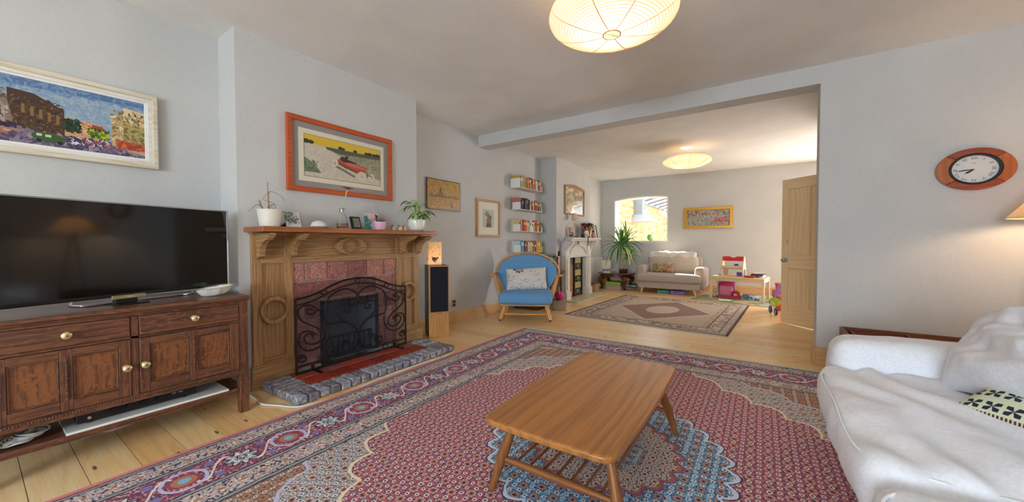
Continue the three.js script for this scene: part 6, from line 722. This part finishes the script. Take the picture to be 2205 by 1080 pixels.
// ---------- large Persian style rug ----------
{
  const CX = 1.93, CZ = -0.70, HX = 2.11, HZ = 1.82, N = 2048, NH = 1766;
  const navy = [62, 58, 80], ivory = [220, 208, 200], cream = [222, 202, 172], red = [178, 98, 106], pink = [200, 146, 148], rust = [172, 116, 90], blue = [126, 172, 198], lav = [184, 180, 206], brown = [168, 136, 116], grey = [178, 168, 160], wine = [146, 68, 84], sage = [146, 150, 142];
  function lattice(X, Z, c, ground, flower, dark, spark) { // herati net of rosettes and white eyed dots
    const a = X / c, b = Z / c, row = Math.floor(b), fx = (((a + (row & 1) * 0.5) % 1) + 1) % 1 - 0.5, fz = b - row - 0.5, d = Math.hypot(fx, fz), cx = Math.abs(fx) - 0.5, cz = Math.abs(fz) - 0.5, e = Math.hypot(cx, fz), e2 = Math.hypot(Math.abs(fx) - 0.25, cz), n = vnoise(X * 260, Z * 260, 4096, 4096, 5);
    if (e < 0.075) return navy; if (e < 0.15) return spark; if (e2 < 0.06) return dark; if (e2 < 0.13) return ivory;
    if (d < 0.1) return dark; if (d < 0.2) return rust; const pet = 0.3 + 0.05 * Math.cos(Math.atan2(fz, fx) * 8); if (d < pet) return flower; if (d < pet + 0.055) return dark;
    const leafy = Math.abs(Math.abs(fx) + Math.abs(fz) - 0.62); if (leafy < 0.05) return n > 0.45 ? dark : ground; return n > 0.62 ? [mix(ground[0], dark[0], 0.5), mix(ground[1], dark[1], 0.5), mix(ground[2], dark[2], 0.5)] : ground;
  }
  const scal = (ang, k, amp) => amp * (Math.abs(Math.sin(ang * k)) - 0.5);
  const pat = (X, Z) => {
    const ax = Math.abs(X), az = Math.abs(Z), e = Math.min(HX - ax, HZ - az), along = HX - ax < HZ - az ? Z : X;
    if (e < 0.012) return HZ - az < HX - ax ? [206, 104, 108] : ivory; if (e < 0.02) return navy; if (e < 0.034) return sage; if (e < 0.042) return navy;
    const n = vnoise(X * 120, Z * 120, 4096, 4096, 6), n2 = vnoise(X * 240, Z * 240, 4096, 4096, 7);
    const guard = (q, w) => { const p = ((along / 0.09) % 1 + 1) % 1 - 0.5, v = (q / w - 0.5), d = Math.hypot(p * 1.1, v * 1.3); if (d < 0.12) return rust; if (d < 0.22) return n > 0.45 ? [170, 128, 122] : ivory; return n > 0.7 ? navy : n > 0.45 ? [190, 174, 168] : n > 0.25 ? [160, 138, 134] : [206, 194, 188]; };
    if (e < 0.155) return guard(e - 0.042, 0.113); if (e < 0.163) return navy; if (e < 0.178) return sage; if (e < 0.186) return navy;
    if (e < 0.42) { const q = (e - 0.186) / 0.234 - 0.5, p = ((along / 0.46) % 1 + 1) % 1 - 0.5, ph = Math.hypot(p * 2.0, q), pz = Math.hypot((Math.abs(p) - 0.5) * 2.0, q), wave = Math.abs(q - 0.3 * Math.sin(p * 6.283 * 2)), pet = 0.06 * Math.cos(Math.atan2(q, p * 2) * 8);
      if (ph < 0.13) return n2 > 0.5 ? navy : ivory; if (ph < 0.25 + pet) return n > 0.5 ? [140, 160, 172] : ivory; if (ph < 0.3 + pet) return navy; if (pz < 0.1) return blue; if (pz < 0.2) return rust; if (pz < 0.26) return wine; if (Math.abs(pz - 0.36) < 0.035) return lav; if (wave < 0.04) return ivory; const qq = Math.hypot((Math.abs(p) - 0.25) * 2, Math.abs(q) - 0.3); if (qq < 0.09) return [112, 116, 170]; return n > 0.68 ? [196, 160, 162] : n2 > 0.66 ? navy : n < 0.2 ? [120, 92, 120] : wine; }
    if (e < 0.428) return navy; if (e < 0.443) return sage; if (e < 0.451) return navy; if (e < 0.575) return guard(e - 0.451, 0.124); if (e < 0.583) return navy; if (e < 0.6) return sage; if (e < 0.61) return navy;
    const r0 = Math.hypot(X, Z), ang = Math.atan2(Z, X), tip = 0.3 * Math.pow(Math.abs(Math.cos(ang)), 24);
    const m = r0 - 0.61 - 0.05 * Math.abs(Math.cos(ang)) ** 6; const inner = r0 - 0.37, s1 = scal(ang, 14, 0.05), s2 = scal(ang, 11, 0.04);
    if (r0 < 0.2 + s2) return lattice(X, Z, 0.06, [176, 190, 196], [112, 150, 174], navy, ivory);
    if (inner < s2 - 0.014) return lattice(X, Z, 0.055, [186, 164, 146], ivory, navy, cream); if (inner < s2) return [170, 96, 72]; if (inner < s2 + 0.016) return [120, 84, 110];
    if (m < s1 - 0.02) return lattice(X, Z, 0.075, blue, [132, 128, 138], [40, 52, 84], ivory); if (m < s1) return [188, 198, 212]; if (m < s1 + 0.008) return navy;
    const o = r0 - 1.27 - tip, so = scal(ang, 17, 0.07); if (o < so) return lattice(X, Z, 0.078, red, pink, navy, ivory); if (o < so + 0.018) return cream;
    const b2 = r0 - 1.54 - tip * 0.8, sb = scal(ang, 15, 0.07); if (b2 < sb) return lattice(X * 0.6 + Z, Z * 0.6 - X, 0.09, [180, 170, 162], [200, 188, 180], [66, 70, 92], [214, 208, 206]); if (b2 < sb + 0.016) return lav;
    const b3 = r0 - 1.84; if (b3 < sb) return lattice(X, Z, 0.07, brown, [160, 116, 80], [84, 62, 66], [178, 160, 148]); if (b3 < sb + 0.016) return cream; return lattice(X, Z, 0.065, grey, [168, 150, 136], navy, ivory);
  };
  const tex = dataTex(N, NH, (u, v) => { const X = (u - 0.5) * 2 * HX, Z = (v - 0.5) * 2 * HZ, w = 0.006, c = pat(X + w * (vnoise(X * 40, Z * 40, 4096, 4096, 1) - 0.5), Z + w * (vnoise(X * 40, Z * 40, 4096, 4096, 2) - 0.5)), k = 0.92 + 0.16 * vnoise(X * 420, Z * 420, 8192, 8192, 9); return [c[0] * k * 1.14, c[1] * k * 1.14, c[2] * k * 1.14]; });
  tex.anisotropy = 16;
  const g = thing('persian_rug', 'large red and blue medallion Persian style rug under the coffee table', 'rug', [CX, 0.0005, CZ]), pg = new THREE.BoxGeometry(2 * HX, 0.011, 2 * HZ).translate(0, 0.0055, 0), uv = pg.attributes.uv, ps = pg.attributes.position; for (let i = 0; i < uv.count; i++) uv.setXY(i, ps.getX(i) / (2 * HX) + 0.5, ps.getZ(i) / (2 * HZ) + 0.5);
  M('pile', pg, new THREE.MeshPhysicalMaterial({ map: tex, roughness: 0.95, bumpMap: tex, bumpScale: 0.0015 }), g, 'densely patterned wool pile'); for (const z of [-HZ - 0.012, HZ]) M('side_binding', box(-HX, HX, 0, 0.013, z, z + 0.012, 0.003), mat(0xd8868a, 0.9), g, 'pink side binding'); fringe(g, 2 * HZ, 'z', HX, 1, 161); fringe(g, 2 * HZ, 'z', -HX, -1, 162);
}
scene.traverse((o) => { if (o.isMesh) { o.castShadow = true; o.receiveShadow = true; } });
renderer.render(scene, camera);
